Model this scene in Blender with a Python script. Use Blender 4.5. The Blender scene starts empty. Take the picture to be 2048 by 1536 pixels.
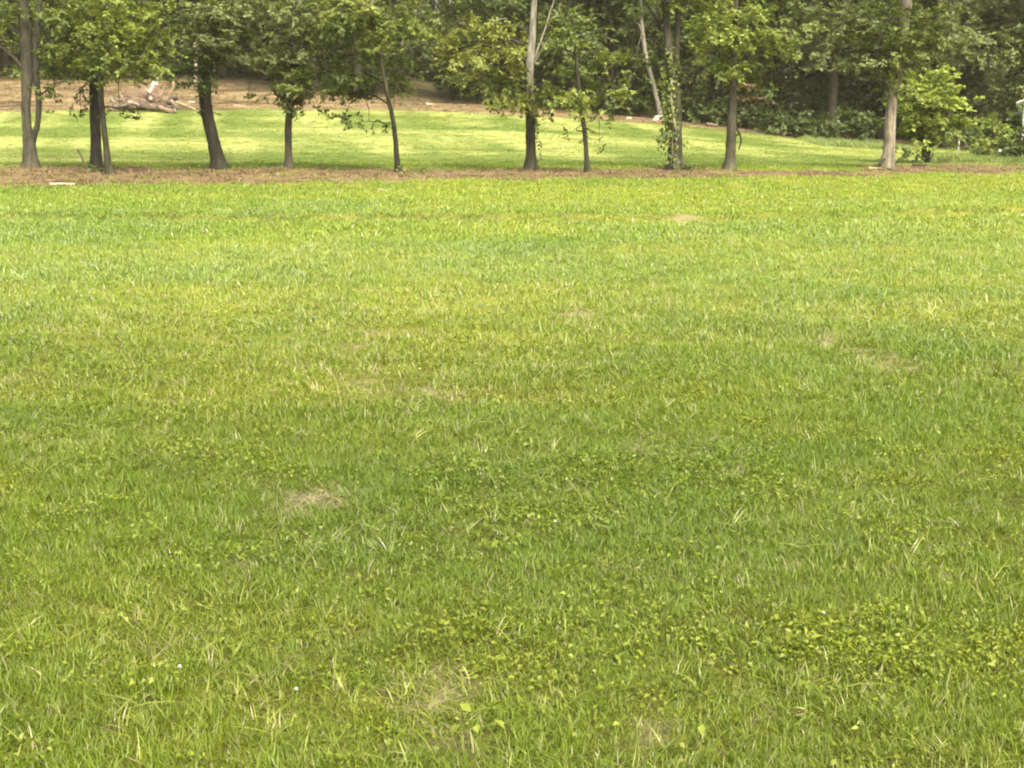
import bpy, math, random
import numpy as np
from mathutils import Vector

# ------------------------------------------------------------------ camera, sky, sun, exposure
sc = bpy.context.scene
COL = sc.collection
F = 3000.0                                   # focal length in photo pixels (2048 wide)
CAM_H = 1.9
PITCH = math.atan((768 - 205) / F)
cam_d = bpy.data.cameras.new('camera'); cam = bpy.data.objects.new('camera', cam_d); COL.objects.link(cam)
cam.location = (0, 0, CAM_H); cam.rotation_euler = (math.pi / 2 - PITCH, 0, 0)
cam_d.sensor_width = 36; cam_d.lens = 36 * F / 2048; cam_d.clip_start = 0.05; cam_d.clip_end = 2000
sc.camera = cam
SUN_EL, SUN_AZ = math.radians(50), math.radians(158)     # azimuth clockwise from +Y (sun behind the camera, a little to the right)
w = bpy.data.worlds.new('World'); sc.world = w; w.use_nodes = True
wn = w.node_tree.nodes; bg = wn['Background']
sky = wn.new('ShaderNodeTexSky'); sky.sky_type = 'NISHITA'; sky.sun_disc = False
sky.sun_elevation = SUN_EL; sky.sun_rotation = SUN_AZ; sky.air_density = 1.0; sky.dust_density = 10.0; sky.ozone_density = 1.0
w.node_tree.links.new(sky.outputs[0], bg.inputs[0]); bg.inputs[1].default_value = 0.14
sun_d = bpy.data.lights.new('sun', 'SUN'); sun_d.energy = 2.0; sun_d.angle = math.radians(14.0); sun_d.color = (1.0, 0.91, 0.70)
sun = bpy.data.objects.new('sun', sun_d); COL.objects.link(sun)
sdir = Vector((math.sin(SUN_AZ) * math.cos(SUN_EL), math.cos(SUN_AZ) * math.cos(SUN_EL), math.sin(SUN_EL)))
sun.rotation_euler = sdir.to_track_quat('Z', 'Y').to_euler(); sun.location = sdir * 50
vs = sc.view_settings; vs.view_transform = 'Standard'; vs.look = 'None'; vs.gamma = 1.0; vs.exposure = 1.87
sc.cycles.max_bounces = 4; sc.cycles.diffuse_bounces = 3; sc.cycles.transmission_bounces = 2; sc.cycles.glossy_bounces = 2
sc.cycles.transparent_max_bounces = 4; sc.cycles.volume_bounces = 0; sc.cycles.sample_clamp_indirect = 6
sc.cycles.filter_width = 2.0; sc.cycles.caustics_reflective = False; sc.cycles.caustics_refractive = False

R = np.random.default_rng(7)
random.seed(7)

# ------------------------------------------------------------------ helpers
def W(px, py, Y):
    """world point seen at photo pixel (px, py) at forward distance Y"""
    x, y = (px - 1024) / F, -(py - 768) / F
    cp, sp = math.cos(PITCH), math.sin(PITCH)
    t = Y / (cp + y * sp)
    return np.array((x * t, Y, CAM_H + t * (-sp + y * cp)))

def PXM(Y): return F / Y      # photo pixels per metre at distance Y

def hashn(ix, iy, seed):
    h = (ix.astype(np.int64) * 374761393 + iy.astype(np.int64) * 668265263 + seed * 1442695041) & 0x7fffffff
    h = (h ^ (h >> 13)) * 1274126177 & 0x7fffffff
    return ((h ^ (h >> 16)) & 0xffff) / 65535.0

def vnoise(x, y, s, seed=0):
    x = np.asarray(x, float) / s; y = np.asarray(y, float) / s
    ix, iy = np.floor(x), np.floor(y); fx, fy = x - ix, y - iy
    fx = fx * fx * (3 - 2 * fx); fy = fy * fy * (3 - 2 * fy)
    a = hashn(ix, iy, seed); b = hashn(ix + 1, iy, seed); c = hashn(ix, iy + 1, seed); d = hashn(ix + 1, iy + 1, seed)
    return (a * (1 - fx) + b * fx) * (1 - fy) + (c * (1 - fx) + d * fx) * fy

def fbm(x, y, s, seed=0, o=3):
    r = 0; a = 0.5; tot = 0
    for k in range(o):
        r = r + a * vnoise(x, y, s / 2 ** k, seed + 17 * k); tot += a; a *= 0.55
    return r / tot

def sstep(a, b, x):
    t = np.clip((np.asarray(x, float) - a) / (b - a), 0, 1); return t * t * (3 - 2 * t)

def mesh_np(name, V, faces, mat=None, parent=None, col=None, attrs=None, smooth=False, link=True):
    """faces: list of (n,k) int arrays"""
    me = bpy.data.meshes.new(name)
    V = np.asarray(V, np.float32)
    faces = [np.asarray(f, np.int32) for f in faces if len(f)]
    sizes = np.concatenate([np.full(len(f), f.shape[1], np.int32) for f in faces])
    loops = np.concatenate([f.ravel() for f in faces])
    me.vertices.add(len(V)); me.vertices.foreach_set('co', V.ravel())
    me.loops.add(len(loops)); me.loops.foreach_set('vertex_index', loops)
    me.polygons.add(len(sizes))
    st = np.concatenate([[0], np.cumsum(sizes)[:-1]]).astype(np.int32)
    me.polygons.foreach_set('loop_start', st)
    if smooth: me.polygons.foreach_set('use_smooth', np.ones(len(sizes), bool))
    me.update(calc_edges=True)
    if col is not None:
        a = me.attributes.new('col', 'FLOAT_COLOR', 'POINT')
        c = np.ones((len(V), 4), np.float32); c[:, :3] = col; a.data.foreach_set('color', c.ravel())
    for k, v in (attrs or {}).items():
        a = me.attributes.new(k, 'FLOAT', 'POINT'); a.data.foreach_set('value', np.asarray(v, np.float32))
    if mat: me.materials.append(mat)
    o = bpy.data.objects.new(name, me)
    if link: COL.objects.link(o)
    if parent: o.parent = parent
    return o

def thing(name, label, cat, loc, group=None):
    o = bpy.data.objects.new(name, None); COL.objects.link(o); o.location = tuple(loc); o.empty_display_size = 0.3
    o['label'] = label; o['category'] = cat
    if group: o['group'] = group
    return o

def tag(o, label, cat, group=None):
    o['label'] = label; o['category'] = cat
    if group: o['group'] = group
    return o

def kind(o, k, label=None):
    o['kind'] = k
    if label: o['label'] = label
    return o

def tube(P, rad, sides=8, rough=0.0, seed=0, cap=True, flute=0.0):
    """tapered tube along a polyline -> verts, faces"""
    P = np.asarray(P, float); rad = np.asarray(rad, float); n = len(P)
    T = np.gradient(P, axis=0); T /= np.linalg.norm(T, axis=1)[:, None] + 1e-9
    ref = np.array((1., 0, 0)) if abs(T[0][0]) < 0.9 else np.array((0, 1., 0))
    rg = np.random.default_rng(seed)
    ph = rg.random(3) * 6.28
    V = []
    for i in range(n):
        u = ref - T[i] * ref.dot(T[i]); u /= np.linalg.norm(u); v = np.cross(T[i], u); ref = u
        a = np.arange(sides) / sides * 2 * np.pi
        rr = rad[i] * (1 + rough * (rg.random(sides) - 0.5) + flute * np.sin(a * 3 + ph[0]) + flute * .7 * np.sin(a * 5 + ph[1] + i * .15))
        V.append(P[i] + np.outer(np.cos(a) * rr, u) + np.outer(np.sin(a) * rr, v))
    V = np.concatenate(V)
    i = np.arange(n - 1)[:, None] * sides; j = np.arange(sides)[None]; k = (j + 1) % sides
    Fq = np.stack([i + j, i + k, i + sides + k, i + sides + j], -1).reshape(-1, 4)
    if cap:
        V = np.concatenate([V, P[:1], P[-1:]])
        c0, c1 = n * sides, n * sides + 1; jj = np.arange(sides); kk = (jj + 1) % sides
        Ft = np.concatenate([np.stack([kk, jj, np.full(sides, c0)], 1), np.stack([(n - 1) * sides + jj, (n - 1) * sides + kk, np.full(sides, c1)], 1)])
    else: Ft = np.zeros((0, 3), int)
    return V, Fq, Ft

def smooth_path(P, rad, m, wob=0.0, seed=0):
    """Catmull-Rom resample"""
    P = np.asarray(P, float); rad = np.asarray(rad, float); rg = np.random.default_rng(seed)
    Q = np.vstack([2 * P[0] - P[1], P, 2 * P[-1] - P[-2]])
    out, ro = [], []
    for i in range(len(P) - 1):
        p0, p1, p2, p3 = Q[i:i + 4]
        for t in np.arange(m) / m:
            out.append(0.5 * (2 * p1 + (p2 - p0) * t + (2 * p0 - 5 * p1 + 4 * p2 - p3) * t * t + (3 * p1 - p0 - 3 * p2 + p3) * t ** 3))
            ro.append(rad[i] * (1 - t) + rad[i + 1] * t)
    out.append(P[-1]); ro.append(rad[-1]); out = np.array(out)
    if wob: out[1:-1] += (rg.random((len(out) - 2, 3)) - .5) * wob
    return out, np.array(ro)

class Join:
    def __init__(s): s.V = []; s.Q = []; s.T = []; s.C = []; s.n = 0
    def add(s, V, Q, T=None, c=(1, 1, 1)):
        s.V.append(V); s.Q.append(np.asarray(Q, int).reshape(-1, 4) + s.n)
        if T is not None and len(T): s.T.append(np.asarray(T, int) + s.n)
        c = np.asarray(c, float); s.C.append(np.broadcast_to(c, (len(V), 3)) if c.ndim == 1 else c); s.n += len(V)
    def build(s, name, mat, parent=None, smooth=True):
        f = [np.concatenate(s.Q)] if s.Q else []
        if s.T: f.append(np.concatenate(s.T))
        return mesh_np(name, np.concatenate(s.V), f, mat, parent, np.concatenate(s.C), smooth=smooth)

# ------------------------------------------------------------------ materials
def newmat(name):
    m = bpy.data.materials.new(name); m.use_nodes = True; nt = m.node_tree; nt.nodes.clear()
    out = nt.nodes.new('ShaderNodeOutputMaterial'); return m, nt, out

def N(nt, t, **kw):
    n = nt.nodes.new(t)
    for k, v in kw.items(): setattr(n, k, v)
    return n

def leaf_mat(name, transl=0.42, gloss=0.05, rough=0.42, tint=False, warm=(1.15, 1.1, 0.55)):
    m, nt, out = newmat(name); L = nt.links.new
    a = N(nt, 'ShaderNodeAttribute', attribute_name='col'); c = a.outputs['Color']
    if tint:
        b = N(nt, 'ShaderNodeAttribute', attribute_name='tint', attribute_type='INSTANCER')
        mx = N(nt, 'ShaderNodeMix', data_type='RGBA', blend_type='MULTIPLY'); mx.inputs[0].default_value = 1
        L(c, mx.inputs[6]); L(b.outputs['Color'], mx.inputs[7]); c = mx.outputs[2]
    d = N(nt, 'ShaderNodeBsdfDiffuse'); t = N(nt, 'ShaderNodeBsdfTranslucent'); g = N(nt, 'ShaderNodeBsdfGlossy')
    g.inputs['Roughness'].default_value = rough
    wm = N(nt, 'ShaderNodeMix', data_type='RGBA', blend_type='MULTIPLY'); wm.inputs[0].default_value = 1; wm.inputs[7].default_value = (*warm, 1)
    L(c, wm.inputs[6]); L(c, d.inputs[0]); L(wm.outputs[2], t.inputs[0])
    m1 = N(nt, 'ShaderNodeMixShader'); m1.inputs[0].default_value = transl; L(d.outputs[0], m1.inputs[1]); L(t.outputs[0], m1.inputs[2])
    m2 = N(nt, 'ShaderNodeMixShader'); m2.inputs[0].default_value = gloss; L(m1.outputs[0], m2.inputs[1]); L(g.outputs[0], m2.inputs[2])
    L(m2.outputs[0], out.inputs[0]); return m

def bark_mat(name, scale=5.0, strength=0.9, stretch=0.18, contrast=(0.35, 1.75)):
    m, nt, out = newmat(name); L = nt.links.new
    a = N(nt, 'ShaderNodeAttribute', attribute_name='col')
    tc = N(nt, 'ShaderNodeTexCoord'); mp = N(nt, 'ShaderNodeMapping'); mp.inputs['Scale'].default_value = (1, 1, stretch)
    L(tc.outputs['Object'], mp.inputs[0])
    n1 = N(nt, 'ShaderNodeTexNoise'); n1.inputs['Scale'].default_value = scale * 3; n1.inputs['Detail'].default_value = 6; n1.inputs['Roughness'].default_value = .7; L(mp.outputs[0], n1.inputs[0])
    n2 = N(nt, 'ShaderNodeTexNoise'); n2.inputs['Scale'].default_value = 1.7; n2.inputs['Detail'].default_value = 4; L(tc.outputs['Object'], n2.inputs[0])
    mr = N(nt, 'ShaderNodeMapRange'); mr.inputs[1].default_value = .3; mr.inputs[2].default_value = .7; mr.inputs[3].default_value, mr.inputs[4].default_value = contrast
    L(n1.outputs[0], mr.inputs[0])
    mr2 = N(nt, 'ShaderNodeMapRange'); mr2.inputs[1].default_value = .3; mr2.inputs[2].default_value = .7; mr2.inputs[3].default_value = .75; mr2.inputs[4].default_value = 1.25; L(n2.outputs[0], mr2.inputs[0])
    mm = N(nt, 'ShaderNodeMath', operation='MULTIPLY'); L(mr.outputs[0], mm.inputs[0]); L(mr2.outputs[0], mm.inputs[1])
    vm = N(nt, 'ShaderNodeVectorMath', operation='SCALE'); L(a.outputs['Color'], vm.inputs[0]); L(mm.outputs[0], vm.inputs['Scale'])
    p = N(nt, 'ShaderNodeBsdfPrincipled'); p.inputs['Roughness'].default_value = .9; p.inputs['Specular IOR Level'].default_value = .15
    L(vm.outputs[0], p.inputs['Base Color'])
    b = N(nt, 'ShaderNodeBump'); b.inputs['Strength'].default_value = strength; b.inputs['Distance'].default_value = .03; L(n1.outputs[0], b.inputs['Height']); L(b.outputs[0], p.inputs['Normal'])
    L(p.outputs[0], out.inputs[0]); return m

def ground_mat():
    m, nt, out = newmat('ground'); L = nt.links.new
    a = N(nt, 'ShaderNodeAttribute', attribute_name='col')
    tc = N(nt, 'ShaderNodeTexCoord')
    n1 = N(nt, 'ShaderNodeTexNoise'); n1.inputs['Scale'].default_value = 14; n1.inputs['Detail'].default_value = 8; n1.inputs['Roughness'].default_value = .72; L(tc.outputs['Object'], n1.inputs[0])
    n2 = N(nt, 'ShaderNodeTexNoise'); n2.inputs['Scale'].default_value = 2.3; n2.inputs['Detail'].default_value = 5; L(tc.outputs['Object'], n2.inputs[0])
    mr = N(nt, 'ShaderNodeMapRange'); mr.inputs[1].default_value = .3; mr.inputs[2].default_value = .7; mr.inputs[3].default_value = .5; mr.inputs[4].default_value = 1.45; L(n1.outputs[0], mr.inputs[0])
    mr2 = N(nt, 'ShaderNodeMapRange'); mr2.inputs[1].default_value = .3; mr2.inputs[2].default_value = .7; mr2.inputs[3].default_value = .8; mr2.inputs[4].default_value = 1.2; L(n2.outputs[0], mr2.inputs[0])
    mm = N(nt, 'ShaderNodeMath', operation='MULTIPLY'); L(mr.outputs[0], mm.inputs[0]); L(mr2.outputs[0], mm.inputs[1])
    vm = N(nt, 'ShaderNodeVectorMath', operation='SCALE'); L(a.outputs['Color'], vm.inputs[0]); L(mm.outputs[0], vm.inputs['Scale'])
    p = N(nt, 'ShaderNodeBsdfPrincipled'); p.inputs['Roughness'].default_value = 1.0; p.inputs['Specular IOR Level'].default_value = .05
    L(vm.outputs[0], p.inputs['Base Color'])
    b = N(nt, 'ShaderNodeBump'); b.inputs['Strength'].default_value = .8; b.inputs['Distance'].default_value = .05; L(n1.outputs[0], b.inputs['Height']); L(b.outputs[0], p.inputs['Normal'])
    L(p.outputs[0], out.inputs[0]); return m

def plain_mat(name, c, rough=.7, noise=.15, scale=8):
    m, nt, out = newmat(name); L = nt.links.new
    tc = N(nt, 'ShaderNodeTexCoord'); n1 = N(nt, 'ShaderNodeTexNoise'); n1.inputs['Scale'].default_value = scale; n1.inputs['Detail'].default_value = 5; L(tc.outputs['Object'], n1.inputs[0])
    mr = N(nt, 'ShaderNodeMapRange'); mr.inputs[1].default_value = .3; mr.inputs[2].default_value = .7; mr.inputs[3].default_value = 1 - noise; mr.inputs[4].default_value = 1 + noise; L(n1.outputs[0], mr.inputs[0])
    vm = N(nt, 'ShaderNodeVectorMath', operation='SCALE'); vm.inputs[0].default_value = c; L(mr.outputs[0], vm.inputs['Scale'])
    p = N(nt, 'ShaderNodeBsdfPrincipled'); p.inputs['Roughness'].default_value = rough; L(vm.outputs[0], p.inputs['Base Color']); L(p.outputs[0], out.inputs[0]); return m

M_LEAF = leaf_mat('leaf', .42, .018, .5)
M_GRASS = leaf_mat('grass_blade', .40, .022, .45, tint=True, warm=(1.1, 1.12, .45))
M_STRAW = leaf_mat('straw', .2, .03, .5, tint=True, warm=(1.1, 1.0, .8))
M_BARK = bark_mat('bark'); M_BARKF = bark_mat('forest_bark', 3.0, .5); M_WOOD = bark_mat('dead_wood', 5.0, .5, .5, (.6, 1.3))
M_GROUND = ground_mat()

# ------------------------------------------------------------------ terrain
AX = np.array([-60, -24, -12, -5, 0, 6.4, 11, 13.4, 17, 22, 60.]); AZ = np.array([1.75, 1.62, 1.6, 1.58, 1.42, .97, .50, .2, -.08, -.25, -.5])
BX = np.array([-60, -10, -4, 0, 8, 14, 60.]); BS = np.array([.105, .10, .075, .06, .06, .055, .05])
SW_X = np.array([-40, -9, -3.6, 2.6, 9, 40.]); SW_Y = np.array([25.6, 25.6, 25.2, 24.9, 26.6, 27.5])

def height(x, y):
    x = np.asarray(x, float); y = np.asarray(y, float)
    near = 1 - sstep(34, 40, y)
    z = near * (0.05 * (fbm(x, y, 2.6, 5) - .5) + 0.035 * (fbm(x, y, .8, 9, 2) - .5) + .12 * (fbm(x, y, 9, 3, 2) - .5)) * sstep(1.5, 4, y)
    d = y - np.interp(x, SW_X, SW_Y) - .5 * (vnoise(x, y * 0, 3, 8) - .5)       # shallow rut across the field
    z = z - near * (.09 * np.exp(-(d / .35) ** 2) - .07 * np.exp(-((d - .9) / .6) ** 2)) * (.35 + .9 * vnoise(x, y * 0, 2.5, 31))
    z = z + sstep(33, 36, y) * (1 - sstep(43, 47, y)) * (.10 * fbm(x, y, 1.5, 21) + .05)
    s = np.clip((y - 44) / 26, 0, None)
    ax = np.interp(x * 70 / np.clip(y, 44, 90), AX, AZ)
    s1 = np.minimum(s, 1.0)
    z = z + ax * (.55 * s1 + .45 * s1 * s1)
    z = z + np.clip(y - 70, 0, 400) * np.interp(x, BX, BS) * (1 - .0016 * np.clip(y - 70, 0, 250))
    z = z + sstep(44, 48, y) * .06 * (fbm(x, y, 3, 4) - .5)
    return z

E1X = np.array([-60, -11.8, -6, 0, 5.7, 9.6, 13.2, 60.]); E1Y = np.array([33.2, 33.9, 35.0, 35.6, 36.4, 37.4, 38.8, 40])
E2X = np.array([-60, -14.3, -7, 0, 6, 9.2, 10.4, 13, 60.]); E2Y = np.array([43.4, 43.0, 42.0, 41.1, 40.7, 40.7, 45.5, 45.5, 45])
# back edge of the far meadow
E3X = np.array([-60, -24, -12, -5, 0, 6.4, 11, 13.4, 60.]); E3Y = np.array([68.5, 69, 69.5, 69.5, 69.5, 69.5, 70, 70.5, 72])
# (px, py, half width px, half height px) bare, thin or straw-covered spots in the near field
SPOTS = [(640, 978, 95, 24, 1.0), (560, 1000, 60, 14, .7), (1650, 668, 30, 26, 1.0), (1770, 712, 75, 22, .9), (1690, 690, 30, 12, .8), (855, 1478, 120, 40, .9), (1312, 1440, 38, 46, 1.0),
         (860, 782, 60, 12, .9), (722, 672, 28, 16, .8), (740, 740, 40, 30, .6), (1355, 433, 22, 4, 1.0), (1155, 628, 30, 16, .9), (880, 1350, 110, 40, .45), (1310, 880, 70, 22, .6),
         (1290, 715, 50, 12, .6), (610, 720, 30, 8, .8), (1840, 596, 30, 6, .8), (440, 1110, 50, 22, .55), (720, 432, 40, 5, .35), (1110, 1215, 40, 12, .5), (1900, 1130, 70, 25, .4), (1560, 1120, 60, 20, .4), (60, 880, 90, 18, .5), (1420, 940, 50, 14, .5), (140, 1080, 40, 20, .5)]
SPW = []
for px, py, hw, hh, a in SPOTS:
    Y = CAM_H / math.tan(PITCH + math.atan((py - 768) / F))
    Y2 = CAM_H / math.tan(PITCH + math.atan((py - hh - 768) / F))
    SPW.append(((px - 1024) / F * Y / math.cos(PITCH), Y, hw / F * Y, abs(Y2 - Y), a * .78))

def soil(x, y):
    x = np.asarray(x, float); y = np.asarray(y, float)
    n = fbm(x, y, 1.2, 41) - .5; n2 = fbm(x, y, 4, 43) - .5
    e1 = np.interp(x, E1X, E1Y) + n * 2.2 + n2 * 1.2; e2 = np.interp(x, E2X, E2Y) + n * 2.2 + n2 * 2.0; e3 = np.interp(x, E3X, E3Y) + n * 1.5 + n2 * 2
    s = sstep(-.25, .25, y - e1) * (1 - sstep(-.5, .6, y - e2))
    s = np.maximum(s, sstep(-.6, .6, y - e3))
    nn = fbm(x, y, .35, 51, 3) - .5
    for (cx, cy, rx, ry, a) in SPW:
        d = np.sqrt(((x - cx) / rx) ** 2 + ((y - cy) / ry) ** 2) + nn * 2.6
        s = np.maximum(s, a * (1 - sstep(.55, 1.15, d)) * (y < 33))
    return s

def lush_and_light(x, y):     # 0 = dark green, 1 = yellow / dry; ramp over y paints the field's light gradient
    return np.clip(.42 + .28 * sstep(9, 22, y) + 1.3 * (fbm(x, y, 3.5, 61) - .5) + .9 * (fbm(x, y, .9, 63) - .5) + .7 * (fbm(x * .25, y, 1.1, 65) - .5), 0, 1.2)

def far_tint(x, y):   # cut, bleached streaks on the mown far meadow, plus painted tree shade at near edge
    b = fbm(x * .12, y + .08 * x, 2.2, 71, 3)
    st = vnoise(x + .18 * (y - 50), y * .1, 1.3, 73)
    return np.clip(.26 + .36 * sstep(48, 55, y) + 2.6 * (b - .5) + 1.5 * (st - .5) * sstep(46, 52, y), 0, 1)

ys = [-40, -20, -8, 0, 1.5, 2.5]
y = 3.0
while y < 110: ys.append(y); y += .07 + max(0, y - 5) * .0052
while y < 420: ys.append(y); y += 4 + (y - 110) * .06
ys = np.array(ys)
xs = [0.0]; x = 0.0
while x < 40: x += .14 + x * .012; xs.append(x)
while x < 300: x += 3 + (x - 40) * .15; xs.append(x)
xs = np.array(sorted(set([-v for v in xs] + xs)))
GX, GY = np.meshgrid(xs, ys)
gx, gy = GX.ravel(), GY.ravel()
gz = height(gx, gy)
S = soil(gx, gy); lu = lush_and_light(gx, gy); ft = far_tint(gx, gy)
c_dark = np.array((.095, .110, .020)); c_yel = np.array((.17, .17, .035))
grass_c = c_dark + (c_yel - c_dark) * lu[:, None]
fm_a = np.array((.095, .130, .028)); fm_b = np.array((.225, .25, .080))
far_c = fm_a + (fm_b - fm_a) * ft[:, None]
fy = sstep(38, 44, gy)[:, None]
grass_c = grass_c * (1 - fy) + far_c * fy
n_s = fbm(gx, gy, .8, 81)[:, None]; n_s2 = fbm(gx, gy * 2.2, 2.6, 83)[:, None]
soil_c = np.array((.100, .077, .040)) * (1 - n_s2) + np.array((.185, .137, .074)) * n_s2
soil_c = soil_c * (.75 + .5 * n_s) * (1 - .55 * sstep(.52, .66, fbm(gx * .35, gy, .9, 87)))[:, None]
nearsoil = np.array((.165, .142, .075)) * (.8 + .4 * n_s)
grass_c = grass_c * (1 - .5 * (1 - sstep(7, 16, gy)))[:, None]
soil_c = np.where(gy[:, None] < 32, nearsoil, soil_c)
soil_c = soil_c * (1 + sstep(60, 68, gy) * np.array((.16, .22, .20)).reshape(3, 1)).T
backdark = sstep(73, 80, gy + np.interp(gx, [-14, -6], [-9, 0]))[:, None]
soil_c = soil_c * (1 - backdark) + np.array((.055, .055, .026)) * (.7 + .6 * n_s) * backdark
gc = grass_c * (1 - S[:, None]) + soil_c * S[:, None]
nx, ny = len(xs), len(ys)
ii = np.arange(ny - 1)[:, None] * nx; jj = np.arange(nx - 1)[None]
Q = np.stack([ii + jj, ii + jj + 1, ii + nx + jj + 1, ii + nx + jj], -1).reshape(-1, 4)
fcx = gx[Q].mean(1); fcy = gy[Q].mean(1)
reg = np.where(fcy < np.interp(fcx, E1X, E1Y), 0, np.where(fcy < np.interp(fcx, E2X, E2Y), 1, np.where(fcy < np.interp(fcx, E3X, E3Y), 2, 3)))
for k, nm in enumerate(('front_field', 'earth_strip', 'far_meadow', 'forest_floor')):
    q = Q[reg == k]; u, inv = np.unique(q, return_inverse=True)
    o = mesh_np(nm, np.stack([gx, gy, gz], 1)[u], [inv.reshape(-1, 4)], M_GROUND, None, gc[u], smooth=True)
    kind(o, 'structure')

# ------------------------------------------------------------------ trees
def leaf_mesh(C, A, Nn, L, Wd, col, fold=.25, droop=.15):
    """leaves as folded four-point blades. C base points, A axis, Nn normal"""
    n = len(C)
    A = A / (np.linalg.norm(A, axis=1)[:, None] + 1e-9)
    S_ = np.cross(A, Nn); S_ /= np.linalg.norm(S_, axis=1)[:, None] + 1e-9
    U = np.cross(S_, A)
    L = L[:, None]; Wd = Wd[:, None]
    tip = C + A * L - U * L * droop
    mid = C + A * L * .48
    l = mid + S_ * Wd * .5 + U * Wd * fold * .5; r = mid - S_ * Wd * .5 + U * Wd * fold * .5
    V = np.stack([C, r, tip, l], 1).reshape(-1, 3)
    b = np.arange(n)[:, None] * 4
    T = np.concatenate([b + [0, 1, 2], b + [0, 2, 3]])
    return V, T, np.repeat(col, 4, 0)

PAL = {  # albedo: (dark, light)
    'mid':    ((.056, .088, .018), (.145, .188, .040)),
    'yellow': ((.100, .130, .022), (.220, .255, .055)),
    'bright': ((.088, .130, .020), (.205, .255, .046)),
    'deep':   ((.032, .055, .013), (.076, .106, .024)),
    'grey':   ((.064, .090, .028), (.155, .192, .064)),
    'brown':  ((.060, .045, .020), (.120, .090, .045)),
    'lime':   ((.145, .215, .028), (.290, .365, .070)),
}

def foliage(clumps, leaf=.13, rg=R, lai=2.6):
    """clumps: (centre, (rx,ry,rz), palette, density) -> arrays; leaves sit on sprays, sprays on flat pads scattered through the clump"""
    Cs, As, Ns, Ls, Ws, Ks, twigs = [], [], [], [], [], [], []
    for (c, r, pal, den) in clumps:
        c = np.asarray(c, float); r = np.asarray(r, float)
        area = math.pi * r[0] * r[2]
        nleaf = max(24, int(area * lai * den / (leaf * leaf * .33)))
        npad = max(3, int(area * 5.5 * (.13 / leaf) ** 1.0 * min(1.6, .5 + den)))
        per = 14
        ns = max(npad, nleaf // per)
        d = rg.normal(size=(npad, 3)); d /= np.linalg.norm(d, axis=1)[:, None]
        rad = rg.random(npad) ** .45
        pc = c + d * rad[:, None] * r
        outw = d * np.array((1, 1, .55)) + np.array((0, 0, .12))
        pi = rg.integers(0, npad, ns)
        ps = (.20 + .25 * rg.random(npad)) * (leaf / .13) ** .7
        off = rg.normal(size=(ns, 3)) * np.array((1, 1, .38)) * ps[pi][:, None] * .8
        sp = pc[pi] + off
        ax = outw[pi] * .9 + rg.normal(size=(ns, 3)) * .55 + np.array((0, 0, -.18)); ax /= np.linalg.norm(ax, axis=1)[:, None]
        sl = leaf * (2.2 + 1.6 * rg.random(ns))
        t = (np.arange(per) + .5) / per
        base = sp[:, None] + ax[:, None] * (sl[:, None] * (t[None] - .4))[..., None]
        base[..., 2] -= (sl[:, None] * t[None] ** 2) * .18
        side = np.cross(ax, np.array((0, 0, 1.))); side /= np.linalg.norm(side, axis=1)[:, None] + 1e-6
        sg = np.where(np.arange(per) % 2 == 0, 1., -1.)
        la = ax[:, None] * .55 + side[:, None] * sg[None, :, None] * .8 + rg.normal(size=(ns, per, 3)) * .38
        nn = np.array((0, 0, .8)) + rg.normal(size=(ns, per, 3)) * .42 + outw[pi][:, None] * .8
        ln = leaf * (.45 + 1.05 * rg.random((ns, per)) ** 1.3)
        lo, hi = (np.array(v) for v in PAL[pal])
        padv = rg.random(npad)
        v = np.clip(.55 * padv[pi][:, None] + .45 * rg.random((ns, per)), 0, 1)
        k = lo + (hi - lo) * v[..., None]
        k = k * (1 + .12 * rg.normal(size=(ns, per, 1))).clip(.6, 1.5)
        Cs.append(base.reshape(-1, 3)); As.append(la.reshape(-1, 3)); Ns.append(nn.reshape(-1, 3))
        Ls.append(ln.ravel()); Ws.append((ln * (.55 + .2 * rg.random((ns, per)))).ravel()); Ks.append(k.reshape(-1, 3))
        twigs += [(c, p) for p in pc[:: max(1, npad // 7)]]
    V, T, K = leaf_mesh(np.concatenate(Cs), np.concatenate(As), np.concatenate(Ns), np.concatenate(Ls), np.concatenate(Ws), np.concatenate(Ks))
    return V, T, K, twigs

BARKC = {'dark': (.018, .0175, .0115), 'grey': (.044, .042, .029), 'pale': (.135, .13, .10), 'brown': (.030, .028, .018), 'mid': (.032, .031, .020)}

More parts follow.
